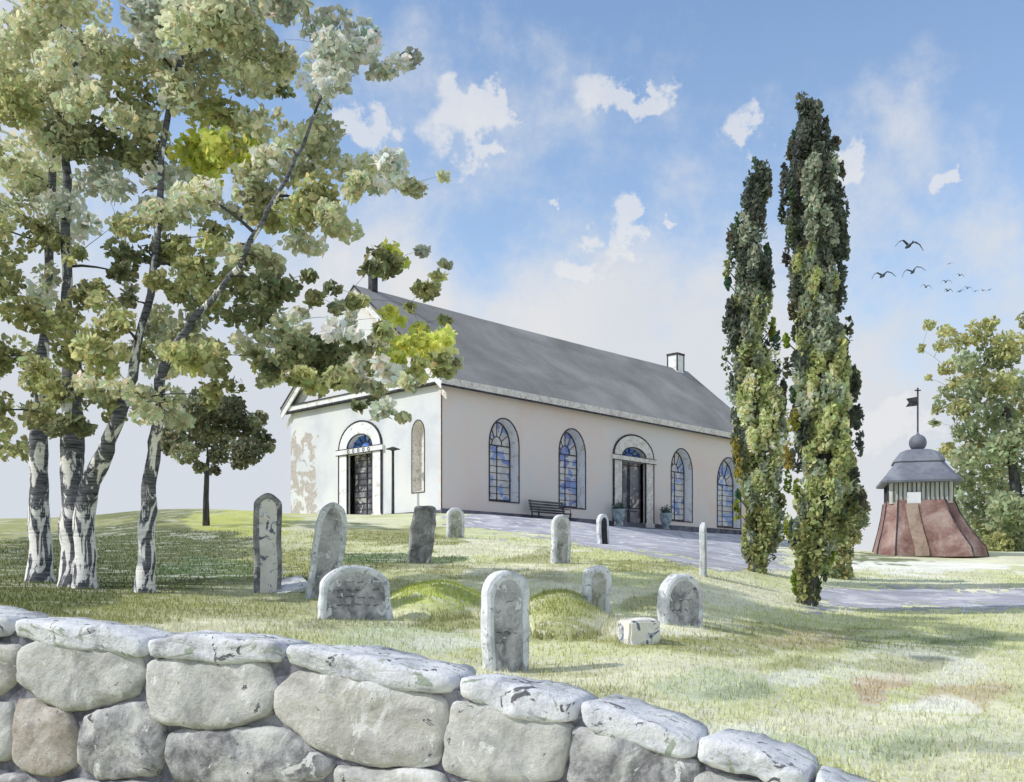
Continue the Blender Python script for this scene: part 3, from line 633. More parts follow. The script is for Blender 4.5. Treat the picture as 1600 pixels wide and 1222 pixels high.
# ------------------------------------------------------------------ headstones
def headstone(name, px, py_base, py_top, wpx, yaw, mat, label, d=None, thick=.16, lean=0, tip=0, ratio=1.0, taper=1.0, rough=.01, cat='headstone', rimmat=None, carve=0, group='headstones in the churchyard', zoff=0):
    d = d or find(px, py_base); x, y, g = at(px, d)
    zb = EYE + (HY - py_base) / F * d; g = min(g, zb + .03) if abs(g - zb) < .1 else g
    h = (py_base - py_top) / F * d / max(.5, math.cos(lean)); wv = wpx / F * d
    ya = math.radians(yaw); wface = max(.12, (wv - thick * abs(math.sin(ya))) / max(.3, math.cos(ya)))
    n = 20; r = wface / 2; rz = min(r * ratio, h * .8); sd = random.random() * 50
    o = []
    m_ = 9
    for i in range(m_): t = i / m_; o.append((-r * (taper + (1 - taper) * t) if True else 0, -.25 + (h - rz + .25) * t))
    o = [(-r * (1 + (taper - 1) * (1 - min(1, max(0, z) / (h - rz + 1e-6)))), z) for (_, z) in o]
    for k in range(n + 1): a = math.pi - math.pi * k / n; o.append((r * math.cos(a), h - rz + rz * math.sin(a)))
    for i in range(m_ - 1, -1, -1): z = o[i][1]; o.append((-o[i][0], z))
    V = []; N = len(o); levels = [(-thick/2, .90 * 1), (-thick/2, 1.0), (0, 1.0), (thick/2, 1.0), (thick/2, .92)]
    lv = [(-thick/2, 1 - .03 / r), (-thick/2 + .02, 1.0), (0, 1.0), (thick/2 - .02, 1.0), (thick/2, 1 - .03 / r)]
    cz = h * .45
    for (yy, s) in lv:
        for (xx, z) in o:
            q = Vector((xx * s, yy, cz + (z - cz) * (1 - (1 - s) * r / cz)))
            nn = noise.noise_vector(q * 6 + Vector((sd, 0, 0))) * rough * 2 + noise.noise_vector(q * 1.8 + Vector((sd, 4, 0))) * rough * 3
            V.append(q + Vector((nn.x, nn.y * .5, nn.z)))
    Fc = []
    for l in range(len(lv) - 1):
        for i in range(N): Fc.append((l*N+i, l*N+(i+1)%N, (l+1)*N+(i+1)%N, (l+1)*N+i))
    # recessed front panel inside a pale rim, its tone painted as sunlit
    rim = min(.035, r * .2) ; k0 = len(V); sc = 1 - (rim + .03) / r
    for dep_, s2 in ((0, sc), (.012, sc - .02 / r)):
        for (xx, z) in o:
            q = Vector((xx * s2, -thick/2 + dep_, cz + (z - cz) * (1 - (1 - s2) * r / cz)))
            nn = noise.noise_vector(q * 1.8 + Vector((sd, 4, 0))) * rough * 3
            V.append(q + Vector((nn.x, nn.y * .5, nn.z)))
    for i in range(N):
        j = (i+1) % N; Fc.append((i, k0+i, k0+j, j)); Fc.append((k0+i, k0+N+i, k0+N+j, k0+j))
    nf = len(Fc); Fc.append(tuple(k0+N+i for i in range(N))[::-1]); Fc.append(tuple((len(lv)-1)*N + i for i in range(N)))
    Rm = Matrix.Rotation(ya, 4, 'Z') @ Matrix.Rotation(lean, 4, 'Y') @ Matrix.Rotation(tip, 4, 'X')
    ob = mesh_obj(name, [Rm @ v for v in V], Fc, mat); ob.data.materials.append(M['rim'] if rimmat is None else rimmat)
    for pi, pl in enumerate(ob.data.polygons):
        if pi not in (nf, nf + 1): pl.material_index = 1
    ob.location = (x, y, g - .03 + zoff)
    bm = bmesh.new(); bm.from_mesh(ob.data); bmesh.ops.recalc_face_normals(bm, faces=bm.faces); bm.to_mesh(ob.data); bm.free()
    if carve:
        cm = MB(); rr_ = random.Random(int(px)); zz_ = h * .28
        for row_ in range(carve):
            cm = MB(); zl_ = h * (.70 - .40 * row_ / max(1, carve - 1)); u_ = -r * .6; pts = []
            while u_ < r * .6:
                l_ = rr_.uniform(.04, .10) * (1 if r > .25 else .6); on = rr_.random() < .7
                if on: pts += [Rm @ Vector((u_ - .004, -thick/2 + .03, zl_))] + [Rm @ Vector((u_ + l_ * k / 4, -thick/2 + .008, zl_ + rr_.gauss(0, .009))) for k in range(5)] + [Rm @ Vector((u_ + l_ + .004, -thick/2 + .03, zl_))]
                u_ += l_ + rr_.uniform(.02, .08)
            if len(pts) > 4: cm.tube(pts, .0045, 4); cm.build('carving', M['ink'], ob)
    return tag(ob, label, cat, group)
H = headstone
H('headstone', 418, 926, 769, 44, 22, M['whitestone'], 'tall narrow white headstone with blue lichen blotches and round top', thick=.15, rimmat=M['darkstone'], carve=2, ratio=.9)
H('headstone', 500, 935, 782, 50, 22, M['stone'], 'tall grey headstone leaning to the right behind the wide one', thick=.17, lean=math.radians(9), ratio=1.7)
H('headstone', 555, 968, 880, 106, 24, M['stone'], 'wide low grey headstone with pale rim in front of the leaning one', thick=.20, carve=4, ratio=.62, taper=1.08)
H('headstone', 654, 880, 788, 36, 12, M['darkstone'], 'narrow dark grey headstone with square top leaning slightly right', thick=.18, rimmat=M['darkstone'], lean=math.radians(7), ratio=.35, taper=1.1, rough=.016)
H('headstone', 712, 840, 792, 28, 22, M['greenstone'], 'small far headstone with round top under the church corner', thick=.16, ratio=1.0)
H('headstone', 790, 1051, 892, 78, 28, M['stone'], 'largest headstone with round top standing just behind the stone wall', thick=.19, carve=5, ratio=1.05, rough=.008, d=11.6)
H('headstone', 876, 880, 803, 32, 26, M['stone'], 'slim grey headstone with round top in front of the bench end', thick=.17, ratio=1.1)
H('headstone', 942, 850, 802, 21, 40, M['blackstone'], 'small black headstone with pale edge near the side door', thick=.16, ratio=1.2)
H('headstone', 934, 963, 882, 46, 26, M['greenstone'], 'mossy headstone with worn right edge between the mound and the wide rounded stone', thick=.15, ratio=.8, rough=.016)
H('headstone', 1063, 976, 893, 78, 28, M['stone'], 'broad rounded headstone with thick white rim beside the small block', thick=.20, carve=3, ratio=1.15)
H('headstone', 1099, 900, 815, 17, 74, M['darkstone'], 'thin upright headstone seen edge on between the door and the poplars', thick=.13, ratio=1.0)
# block and fallen slab
def rock(name, c, sx, sy, sz, rz, mat, label, cat, seed=0, tilt=(0, 0), rough=.05, group=None):
    bm = bmesh.new(); bmesh.ops.create_cube(bm, size=1); bmesh.ops.bevel(bm, geom=bm.edges[:], offset=.07, segments=2, affect='EDGES'); bmesh.ops.subdivide_edges(bm, edges=bm.edges[:], cuts=2, use_grid_fill=True)
    for v in bm.verts:
        n = noise.noise_vector(v.co * 2 + Vector((seed, 0, 0))); v.co += n * rough * 2
        v.co = Vector((v.co.x * sx, v.co.y * sy, v.co.z * sz))
    me = bpy.data.meshes.new(name); bm.to_mesh(me); bm.free(); me.materials.append(mat); o = bpy.data.objects.new(name, me); COL.objects.link(o)
    o.location = c; o.rotation_euler = (tilt[0], tilt[1], rz); return tag(o, label, cat, group)
d = find(1000, 1003); x, y, g = at(998, d); rock('stone_block', (x, y, g + .12), .42, .36, .34, .35, M['whitestone'], 'low broken white stone block at the foot of the broad rounded headstone', 'stone block', 3, (.05, -.05), .04)
d = find(455, 925); x, y, g = at(452, d); rock('fallen_slab', (x, y, g + .10), .62, .50, .09, .5, M['rim'], 'broken pale slab lying tilted between the tall white and the leaning headstone', 'stone slab', 9, (.42, -.28), .03)

# ------------------------------------------------------------------ stone wall
wroot = empty('stone_wall', (WA.x, WA.y, 0), 'long wall of big grey boulders with pale flat coping stones', 'wall')
def wp(px, off=0.0):
    """point in plan on the wall face for a bearing; off metres towards the camera side"""
    r = (px - 800) / F; A = WA + WN * off
    k = (A.x - r * A.y) / (r * WD.y - WD.x); return A + WD * k
def wallpt(px, py, off): p0 = wp(px); return p0.x, p0.y, EYE + (HY - py) / F * p0.y
STM = []
for i, st in enumerate([[(.2, (.30,.30,.30)), (.5, (.56,.56,.54)), (.75, (.74,.73,.70))], [(.2, (.30,.29,.27)), (.5, (.56,.55,.52)), (.75, (.72,.70,.67))], [(.3, (.20,.20,.21)), (.5, (.46,.46,.47)), (.68, (.68,.68,.66))], [(.3, (.40,.35,.30)), (.5, (.54,.49,.44)), (.7, (.66,.62,.58))]]):
    STM.append(wash('boulder', st, 2.2 + .4*i, [((.76,.76,.75), .64, 2.2), ((.13,.13,.15), .76, 5.5)], bump=1.0, grain=7, bdist=.03))
STM.append(wash('coping', [(.3, (.48,.49,.53)), (.45, (.70,.72,.76)), (.65, (.84,.85,.87))], 3.0, [((.16,.16,.18), .67, 5.0), ((.42,.47,.40), .66, 3.2)], bump=.9, bdist=.03))
def wall_stone(name, poly, mat, bulge=.14, back=.30, seed=0.0, big=0.0, grow=0.0):
    # poly: outline on the wall face (bearing, height in view); becomes a real rounded boulder
    pts = []
    for px, py in poly:
        a = wallpt(px, py, 0); u = (Vector((a[0], a[1])) - WA).dot(WD); pts.append(Vector((u, a[2])))
    # round the outline (Chaikin) and resample
    cc_ = sum(pts, Vector((0, 0))) / len(pts); pts = [p + (p - cc_).normalized() * grow for p in pts]
    for rt_ in (.10, .2, .25):
        q = []
        for i in range(len(pts)): a, b = pts[i], pts[(i+1) % len(pts)]; q += [a.lerp(b, rt_), a.lerp(b, 1 - rt_)]
        pts = q
    L = [0]
    for i in range(len(pts)): L.append(L[-1] + (pts[(i+1) % len(pts)] - pts[i]).length)
    N = 64; o = []
    for k in range(N):
        s = L[-1] * k / N; i = max(j for j in range(len(pts)) if L[j] <= s); a, b = pts[i], pts[(i+1) % len(pts)]; t = (s - L[i]) / max(1e-6, L[i+1] - L[i]); o.append(a.lerp(b, t))
    c = sum(o, Vector((0, 0))) / N; V = []; Fc = []
    prof = [(.9, -back), (1.0, -back * .5), (1.0, -.02), (.985, bulge*.35), (.95, bulge*.62), (.88, bulge*.82), (.74, bulge*.95), (.55, bulge), (.35, bulge), (.15, bulge)]
    for (s, out) in prof:
        for p in o:
            q = c + (p - c) * s
            w_ = Vector((q.x, out * 1.0, q.y)); nv = noise.noise_vector(w_ * 2.6 + Vector((seed, 0, 0))) * .040 + noise.noise_vector(w_ * 7 + Vector((seed, 3, 0))) * .020 + noise.noise_vector(w_ * 19) * .008
            q = q + Vector((nv.x, nv.z)); oo = out + nv.y * 1.3 + big * max(0, 1 - s)
            pl = WA + WD * q.x + WN * oo; V.append((pl.x - WA.x, pl.y - WA.y, q.y))
    n = len(prof)
    for l in range(n - 1):
        for i in range(N): Fc.append((l*N+i, l*N+(i+1)%N, (l+1)*N+(i+1)%N, (l+1)*N+i))
    Fc.append(tuple(range(N))[::-1]); Fc.append(tuple((n-1)*N+i for i in range(N)))
    o_ = mesh_obj(name, V, Fc, mat, wroot, True)
    bm = bmesh.new(); bm.from_mesh(o_.data); bmesh.ops.recalc_face_normals(bm, faces=bm.faces); bm.to_mesh(o_.data); bm.free()
    return o_
def wall_top(px):
    X = [-700, 50, 235, 440, 700, 900, 1085, 1265, 1330, 1600, 2300]; Y = [880, 964, 992, 1002, 1050, 1090, 1148, 1196, 1232, 1350, 1560]
    for i in range(len(X) - 1):
        if px <= X[i+1]: t = (px - X[i]) / (X[i+1] - X[i]); return Y[i] + (Y[i+1] - Y[i]) * t
    return Y[-1]
COP = [(-420, -200, 0), (-190, 25, 0), (30, 233, 2), (240, 442, 4), (452, 706, 6), (722, 902, 4), (908, 1088, 6), (1094, 1268, 6), (1275, 1450, 6), (1460, 1640, 6), (1650, 1900, 8)]
for i, (a, b, _) in enumerate(COP):
    ta, tb = wall_top(a), wall_top(b); th = 40 if i < 5 else 44
    m1 = a + (b - a) * .3; m2 = a + (b - a) * .7
    poly = [(a, ta + 4), (m1, wall_top(m1) - 3 + 3*((i*7) % 3 - 1)), (m2, wall_top(m2) - 2), (b, tb + 5), (b - 2, tb + th - 6), (m2, wall_top(m2) + th), (m1, wall_top(m1) + th - 2), (a + 2, ta + th - 8)]
    o = wall_stone('coping_stone', poly, STM[4], .12, .62, i * 5.0, 0, .01)
BL = [([(40,1008),(120,1012),(212,1018),(222,1050),(216,1085),(170,1100),(110,1104),(60,1085),(34,1060)], 0),
      ([(-180,990),(-60,998),(30,1008),(28,1060),(-10,1090),(-150,1085)], 1), ([(-420,968),(-190,990),(-190,1080),(-420,1070)], 2),
      ([(240,1036),(330,1038),(420,1040),(428,1080),(416,1118),(340,1134),(250,1122),(234,1080)], 0),
      ([(470,1050),(560,1062),(690,1092),(696,1130),(682,1190),(600,1192),(500,1165),(436,1120),(440,1080)], 1),
      ([(718,1100),(800,1112),(886,1136),(884,1175),(868,1215),(760,1215),(706,1200),(702,1150)], 0),
      ([(908,1140),(1000,1162),(1084,1190),(1080,1240),(960,1250),(896,1225),(900,1170)], 2),
      ([(1098,1208),(1200,1236),(1270,1262),(1265,1310),(1110,1300),(1092,1240)], 0),
      ([(1285,1270),(1440,1340),(1440,1420),(1290,1350)], 1),
      ([(30,1098),(60,1098),(106,1116),(124,1150),(116,1195),(60,1205),(28,1190)], 3),
      ([(140,1118),(200,1110),(234,1100),(252,1130),(254,1175),(244,1208),(170,1212),(132,1190),(132,1150)], 2),
      ([(272,1142),(340,1146),(420,1136),(470,1160),(520,1190),(500,1215),(380,1225),(280,1215),(264,1180)], 2),
      ([(-160,1100),(20,1098),(18,1190),(-150,1185)], 0), ([(-420,1085),(-175,1095),(-170,1190),(-420,1170)], 3),
      ([(530,1196),(600,1206),(690,1208),(700,1262),(540,1266)], 0), ([(714,1226),(870,1228),(880,1300),(720,1300)], 1),
      ([(898,1250),(1080,1258),(1080,1340),(900,1330)], 2), ([(1095,1305),(1270,1318),(1270,1390),(1100,1385)], 0),
      ([(-160,1200),(60,1215),(60,1290),(-160,1280)], 2), ([(75,1222),(250,1222),(250,1290),(75,1290)], 0), ([(268,1230),(510,1228),(520,1300),(270,1300)], 1)]
for i, (poly, k) in enumerate(BL): wall_stone('boulder', poly, STM[k], .10, .28, 40 + i * 3.3, .012, .062)
# core behind the boulders
M['mortar'] = wash('mortar', [(.3, (.10,.10,.13)), (.5, (.20,.20,.24)), (.7, (.36,.36,.40))], 3, bump=.8)
V = []; pxs = list(range(-430, 1910, 20))
for px in pxs:
    p0 = wp(px); zt = EYE + (HY - wall_top(px) - 26) / F * p0.y
    for off, z in ((.0, zt), (.0, -.3), (-.62, zt - .02), (-.62, -.3)):
        q = p0 + WN * (off + .012 * noise.noise(Vector((px * .1, z * 3, 0)))); V.append((q.x - WA.x, q.y - WA.y, z))
Fc = []
for i in range(len(pxs) - 1):
    a, b = i*4, i*4+4; Fc += [(a, b, b+1, a+1), (a, a+2, b+2, b), (a+2, a+3, b+3, b+2)]
mesh_obj('wall_core', V, Fc, M['mortar'], wroot)

# ------------------------------------------------------------------ foliage
def leafmesh(name, clumps, parent, size, aspect=.62, shell=.55, up=0.0, inv=None, jit=.22):
    """clumps: (centre, radii(3), n, colour, axis lean). Each leaf is a small six-sided blade in its own direction"""
    V = []; C = []; k = 0
    for (c, r, n, col) in clumps:
        n = int(n); u = rng.normal(size=(n, 3)); u /= np.linalg.norm(u, axis=1)[:, None]
        rad = shell + (1 - shell) * rng.random(n) ** .6; rad[rng.random(n) < .25] *= rng.random()
        lum = 1 + .35 * np.sin(u @ rng.normal(size=3) * 2.5)
        pos = np.array(c) + u * rad[:, None] * np.array(r) * (1 + .18 * lum[:, None] - .18)
        if inv: pos = pos + (inv - pos) * 0
        a = rng.normal(size=(n, 3)) + u * .5; a[:, 2] += up; a /= np.linalg.norm(a, axis=1)[:, None]
        b = np.cross(a, rng.normal(size=(n, 3))); b /= np.linalg.norm(b, axis=1)[:, None]
        s = size * (rng.random(n) * .8 + .6); A = a * s[:, None]; B = b * (s * aspect)[:, None]
        nn = np.cross(a, b) * (s * .12)[:, None]
        ring = [A, A*.45 + B*.9 + nn, -A*.5 + B*.75 + nn, -A, -A*.5 - B*.75 + nn, A*.45 - B*.9 + nn]
        v = np.stack([pos + q for q in ring], axis=1).reshape(-1, 3); V.append(v)
        br = 1 + jit * rng.normal(size=n); cc = np.clip(np.array(col)[None, :] * br[:, None], .01, .9); cc[:, 0] *= 1 + .08 * rng.normal(size=n)
        cc = np.concatenate([cc, np.ones((n, 1))], axis=1); C.append(np.repeat(cc, 6, axis=0)); k += n
    V = np.concatenate(V).astype(np.float32); C = np.concatenate(C).astype(np.float32)
    me = bpy.data.meshes.new(name); me.vertices.add(len(V)); me.vertices.foreach_set('co', V.ravel())
    me.loops.add(len(V)); me.loops.foreach_set('vertex_index', np.arange(len(V), dtype=np.int32))
    me.polygons.add(k); me.polygons.foreach_set('loop_start', np.arange(0, 6*k, 6, dtype=np.int32)); me.polygons.foreach_set('loop_total', np.full(k, 6, dtype=np.int32))
    me.update(calc_edges=True); at_ = me.color_attributes.new('col', 'FLOAT_COLOR', 'POINT'); at_.data.foreach_set('color', C.ravel())
    me.materials.append(M['leaf']); o = bpy.data.objects.new(name, me); COL.objects.link(o); o.parent = parent; return o
def dsat(c, k=.28): m_ = sum(c) / 3; return tuple(v + (m_ * 1.02 - v) * k for v in c)
PAL = {'G': lin(160, 162, 122), 'S': lin(160, 165, 148), 'O': lin(140, 142, 80), 'Y': lin(178, 184, 66), 'D': lin(108, 114, 70), 'P': lin(205, 208, 165)}
CL_ = """90,70,50,G 60,140,40,G 150,60,60,G 230,50,60,S 330,60,65,G 400,70,55,G 120,120,40,G 200,130,45,O 90,190,55,G 150,215,50,D 60,230,40,G 220,190,40,G 290,150,45,G 350,110,55,G 425,115,35,G 330,165,42,O
520,75,40,S 568,88,40,S 615,110,24,S 490,138,22,S 532,134,18,S 445,140,13,D 340,225,52,Y 298,252,45,Y 380,240,42,Y 230,240,28,D 440,235,38,G 500,235,42,G 548,265,36,G 400,285,38,G 618,255,26,S 646,290,24,G 598,290,12,S 692,277,9,G
70,300,45,G 105,335,42,S 165,290,35,S 222,302,42,S 275,335,42,G 490,322,46,O 530,345,36,G 462,366,30,G 70,362,32,O 212,402,32,D 255,385,40,O 188,428,18,D 340,372,30,O 300,402,30,O 402,402,32,G 330,432,40,O 368,468,46,D 420,448,36,D
392,500,32,D 482,432,13,D 62,445,32,P 80,492,34,O 130,470,28,O 172,500,36,O 100,542,40,O 160,560,38,O 68,585,36,O 240,502,32,G 285,520,40,G 300,562,36,O 342,558,32,O 255,572,28,G 100,622,40,O 62,645,36,O 150,612,28,G 222,622,36,G 262,648,30,G
432,522,24,G 480,540,38,D 450,570,28,D 520,553,30,D 548,528,18,D 532,590,28,O 492,600,24,O 560,600,18,G 600,402,26,O 628,404,24,Y 576,416,18,D 660,392,11,S 520,450,13,D 500,468,18,O 592,520,16,O 612,500,18,Y 640,545,26,Y 682,532,26,Y
652,580,20,O 704,560,18,G 618,562,18,Y 592,562,14,O 662,450,20,O 684,432,10,O 694,414,8,G 602,640,17,S 628,652,12,G 560,634,10,D 585,628,9,D 695,500,9,O 640,480,9,O 565,470,10,G 380,545,26,G 410,560,22,O 455,545,30,D 505,575,28,D 470,590,22,O 540,560,24,D 420,590,20,G 560,470,16,O 470,500,18,P 430,330,30,O 410,400,24,G 540,600,16,O 580,580,14,O 665,560,22,Y 690,550,18,O 630,585,14,G 590,610,14,G 545,505,20,P 575,545,22,G 605,585,22,P 640,600,16,G 560,575,20,P 520,520,22,P 600,545,16,Y 655,515,14,Y 690,575,16,O 570,600,16,P 530,480,14,G 400,200,30,G 475,270,26,G 560,300,22,G
90,-10,55,G 200,-20,60,G 320,-20,65,G 430,-30,60,G 10,60,50,G 10,160,50,O 5,260,50,G 0,360,50,G 10,460,50,O 5,560,50,O 10,640,45,O -60,100,60,G -60,250,60,O -60,400,60,O -60,540,60,O 480,10,40,S 60,20,45,G 260,10,45,G 380,15,45,G
140,160,30,G 250,110,35,G 185,350,22,G 310,300,32,G 370,330,22,S 420,180,16,G 200,250,30,G 120,400,16,O 245,440,24,O 285,460,24,O 215,545,26,O 205,470,18,G 350,600,24,O 320,620,20,O 180,640,26,O 120,660,26,D 40,700,26,O""".split()
CLUMPS = []
for s_ in CL_:
    a = s_.split(','); CLUMPS.append((float(a[0]), float(a[1]), float(a[2]), a[3]))
def birch(base, pts, rad, fork, label, group='white barked birches on the left'):
    """base: (bearing, foot height, distance); pts: further trunk points as (bearing, height in view, distance)"""
    px, py, d = base; x, y, g = at(px, d); root = empty('birch_tree', (x, y, g), label, 'tree', 0, group)
    o = Vector((x, y, g)); P_ = [Vector((0, 0, -.3))] + [P(*q) - o for q in pts]
    # resample the trunk
    Q = []; R = []
    for i in range(len(P_) - 1):
        for k in range(8):
            t = k / 8; Q.append(P_[i].lerp(P_[i+1], t) + Vector((.025 * math.sin(i*3 + t*5), .02, 0))); R.append(rad[i] * (1-t) + rad[i+1] * t)
    Q.append(P_[-1]); R.append(rad[-1]); R[0] *= 1.5; R[1] *= 1.3; R[2] *= 1.12
    R = [r_ * (.86 if i_ < len(R) * .4 else .66) for i_, r_ in enumerate(R)]; MB().tube(Q, R, 14, .28).build('trunk', M['birch'], root, True)
    return root, o, Q, R
B1 = birch((62, 912, 19), [(60, 760, 19), (66, 560, 19), (80, 330, 19.5), (90, 120, 19.5), (95, -80, 19.5)], [.26, .20, .14, .11, .08, .03], None, 'birch at the far left with half its dark trunk at the frame edge')
B2 = birch((116, 908, 18.2), [(115, 800, 18.2), (112, 640, 18.3), (104, 440, 18.5), (103, 250, 18.7), (120, 60, 19), (130, -60, 19)], [.30, .26, .20, .13, .11, .07, .03], None, 'straight thick birch with dark bark second from the left')
B3 = birch((131, 905, 17.9), [(132, 790, 17.9), (168, 690, 17.5), (205, 590, 17.3), (238, 440, 17.2), (255, 210, 17.4), (300, 20, 17.6), (320, -60, 17.6)], [.22, .20, .16, .13, .09, .08, .05, .02], None, 'leaning birch whose white trunk slants right from beside the thick one')
B4 = birch((222, 918, 17.5), [(232, 800, 17.5), (240, 690, 17.3), (252, 580, 17), (300, 500, 16.8), (370, 420, 16.4), (418, 330, 16.2), (470, 230, 16), (530, 90, 16)], [.20, .15, .12, .10, .09, .075, .06, .04, .02], None, 'slender birch standing apart right of the clump, its foot flared')
trees = [B1, B2, B3, B4]; crown = [[] for _ in trees]; limbs = [[] for _ in trees]
LK = 2.15; pend = []
for (px, py, r, k) in CLUMPS:
    d = 17.3 + random.gauss(0, .9) + (1.2 if px < 120 else 0) - (1.2 if px > 450 else 0)
    c = P(px, py, d); rr = r / F * d
    pend.append((px, py, r, k, c, rr))
nodes = [[(o + q, R[qi] * .75, -1) for qi, q in enumerate(Q) if qi >= 14] for (root, o, Q, R) in trees]
def near0(c): return min((c - n[0]).length for ns in nodes for n in ns)
pend.sort(key=lambda p: near0(p[4]))
dsat_ = 0
PAL = {k: dsat(v, (.25 if k == 'Y' else .40)) for k, v in PAL.items()}
for (px, py, r, k, c, rr) in pend:
    best = None
    for ti, ns in enumerate(nodes):
        for (w_, rad_, lid) in ns:
            dist = (c - w_).length + max(0, w_.z - c.z) * .7
            if best is None or dist < best[0]: best = (dist, ti, w_, rad_, lid)
    _, ti, w_, rad_, lid = best; root, o, Q, R = trees[ti]; cl_ = c - o
    nn = 250 * (r / 40) ** 2 * 1.25 + 18
    sub = 1 if r < 16 else 4; tone = 1 + .12 * random.gauss(0, 1)
    for j in range(sub):
        off = Vector((random.gauss(0, .46), random.gauss(0, .6), random.gauss(0, .36))) * rr * (1 if sub > 1 else 0)
        f = .66 if sub > 1 else 1.0; tn = tone * (1 + .15 * random.gauss(0, 1))
        crown[ti].append((cl_ + off, (rr * f * 1.1, rr * f * 1.2, rr * f * .78), nn * .40 if sub > 1 else nn, [v * tn * LK for v in PAL[k]]))
    a = w_ - o; b = cl_; L_ = (b - a).length; m_ = a.lerp(b, .5) + Vector((random.gauss(0, .05), 0, .06)) * L_
    if L_ > .2:
        r0 = min(rad_, .014 + .014 * L_); pts_ = [a, a.lerp(m_, .5) + Vector((0, 0, .02)), m_, m_.lerp(b, .5) + Vector((0, 0, .02)), b]
        rs_ = [r0, r0 * .85, r0 * .65, r0 * .5, max(.004, r0 * .3)]; 
        if lid < 0: limbs[ti].append(MB()); lid = len(limbs[ti]) - 1
        limbs[ti][lid].tube(pts_, rs_, 6, .2)
        nodes[ti] += [(o + p, q, lid) for p, q in zip(pts_[2:], rs_[2:])]
for ti, (root, o, Q, R) in enumerate(trees):
    leafmesh('crown', crown[ti], root, .064)
    for mb_ in limbs[ti]: mb_.build('branch', M['bark'], root, True)

# small round tree on the crest
def round_tree(px, py, d, clumps, label, leafsize, trunk, cat='tree', name='round_tree', nper=150):
    x, y, g = at(px, d); root = empty(name, (x, y, g), label, cat); o = Vector((x, y, g))
    tp = [Vector((0, 0, -.2))] + [P(*q) - o for q in trunk[0]]
    MB().tube(tp, trunk[1], 10, .2).build('trunk', M['bark'], root, True)
    cs = []; lm_ = []; nds = [(p, trunk[1][-1], -1) for p in tp[2:]]; pl_ = []
    for (a, b, r, k) in clumps:
        dd = d + random.gauss(0, .9 if d < 45 else 1.3); c = P(a, b, dd) - o; rr = r / F * dd; pl_.append((c, rr, r, k))
    pl_.sort(key=lambda q: (q[0] - tp[-1]).length)
    for (c, rr, r, k) in pl_:
        tn = 1 + .12 * random.gauss(0, 1)
        cs.append((c, (rr * 1.1, rr * 1.1, rr * .9), nper * (r / 20) ** 2 * 1.7 + 10, [v * tn * LK for v in PAL[k]]))
        w_, rd, lid = min(nds, key=lambda n: (n[0] - c).length + max(0, n[0].z - c.z) * .6); m_ = w_.lerp(c, .5) + Vector((0, 0, .05))
        if lid < 0: lm_.append(MB()); lid = len(lm_) - 1
        lm_[lid].tube([w_, m_, c], [rd * .8, rd * .6, rd * .35], 5); nds += [(m_, max(.012, rd * .6), lid), (c, max(.01, rd * .4), lid)]
    leafmesh('crown', cs, root, leafsize)
    for mb_ in lm_: mb_.build('branch', M['bark'], root, True)
    return root
PAL['R'] = dsat(lin(112, 114, 86), .2); PAL['RD'] = dsat(lin(88, 90, 70), .2)
dS = find(322, 822)
round_tree(322, 822, 36, [(322,628,26,'RD'),(300,640,24,'R'),(345,640,26,'R'),(280,655,22,'R'),(368,660,26,'RD'),(395,680,22,'R'),(412,690,16,'RD'),(385,705,24,'RD'),(350,690,24,'R'),(270,690,20,'R'),(258,675,12,'R'),(290,708,20,'R'),(320,665,28,'R'),(340,712,16,'RD'),(375,722,14,'RD'),(262,700,12,'R'),(305,685,24,'RD'),(405,655,14,'R'),(362,635,20,'RD'),(420,700,9,'R'),(335,735,9,'RD'),(312,730,10,'R')],
           'small round dark tree on a thin trunk atop the grassy crest', .085, ([(322, 780, 36), (323, 745, 36), (325, 715, 36)], [.13, .10, .09, .05]), nper=190)
# tree behind the bell tower
PAL['RO'] = dsat(lin(140, 140, 84), .3); PAL['RG'] = dsat(lin(128, 136, 104), .2)
rt = [(1452,508,9,'RO'),(1478,518,12,'RO'),(1500,535,16,'RO'),(1530,520,22,'RO'),(1548,505,12,'RO'),(1470,540,12,'RO'),(1440,545,6,'RO'),(1505,565,18,'RG'),(1450,590,5,'RO'),(1480,575,12,'RO'),(1540,560,22,'RG'),(1485,620,22,'RG'),(1520,610,22,'RG'),(1500,640,18,'RO'),(1550,620,24,'RG'),(1505,672,20,'RG'),(1540,670,24,'RG'),
      (1480,705,16,'RO'),(1510,715,24,'RG'),(1545,720,26,'RG'),(1500,755,20,'RG'),(1535,765,26,'RG'),(1515,800,24,'RG'),(1550,810,26,'RG'),(1535,845,22,'RO'),(1560,850,22,'RO'),(1505,845,14,'RG'),(1575,540,26,'RO'),(1590,600,28,'RG'),(1590,680,30,'RG'),(1590,760,30,'RG'),(1595,830,30,'RG'),(1640,580,30,'RO'),(1640,660,34,'RG'),(1640,750,34,'RG'),(1640,830,34,'RO'),(1610,500,18,'RO'),(1465,640,9,'RO'),(1462,660,8,'RG'),(1490,598,12,'RO'),(1565,560,24,'RG'),(1560,600,24,'RO'),(1565,650,26,'RG'),(1570,700,28,'RG'),(1565,750,28,'RO'),(1570,790,28,'RG'),(1560,830,28,'RG'),(1600,640,26,'RO'),(1600,720,28,'RG'),(1605,800,30,'RG'),(1525,590,20,'RO'),(1520,645,18,'RG'),(1530,700,22,'RO'),(1520,740,22,'RG'),(1520,830,22,'RO'),(1495,815,18,'RG'),(1490,780,16,'RG'),(1535,865,16,'RO'),(1570,860,22,'RG'),(1600,860,24,'RG')]
round_tree(1590, 868, 52, rt, 'broad olive green tree rising behind the red bell tower', .13, ([(1588, 780, 52), (1580, 700, 52), (1575, 640, 52)], [.35, .28, .2, .12]), name='leafy_tree', nper=120)

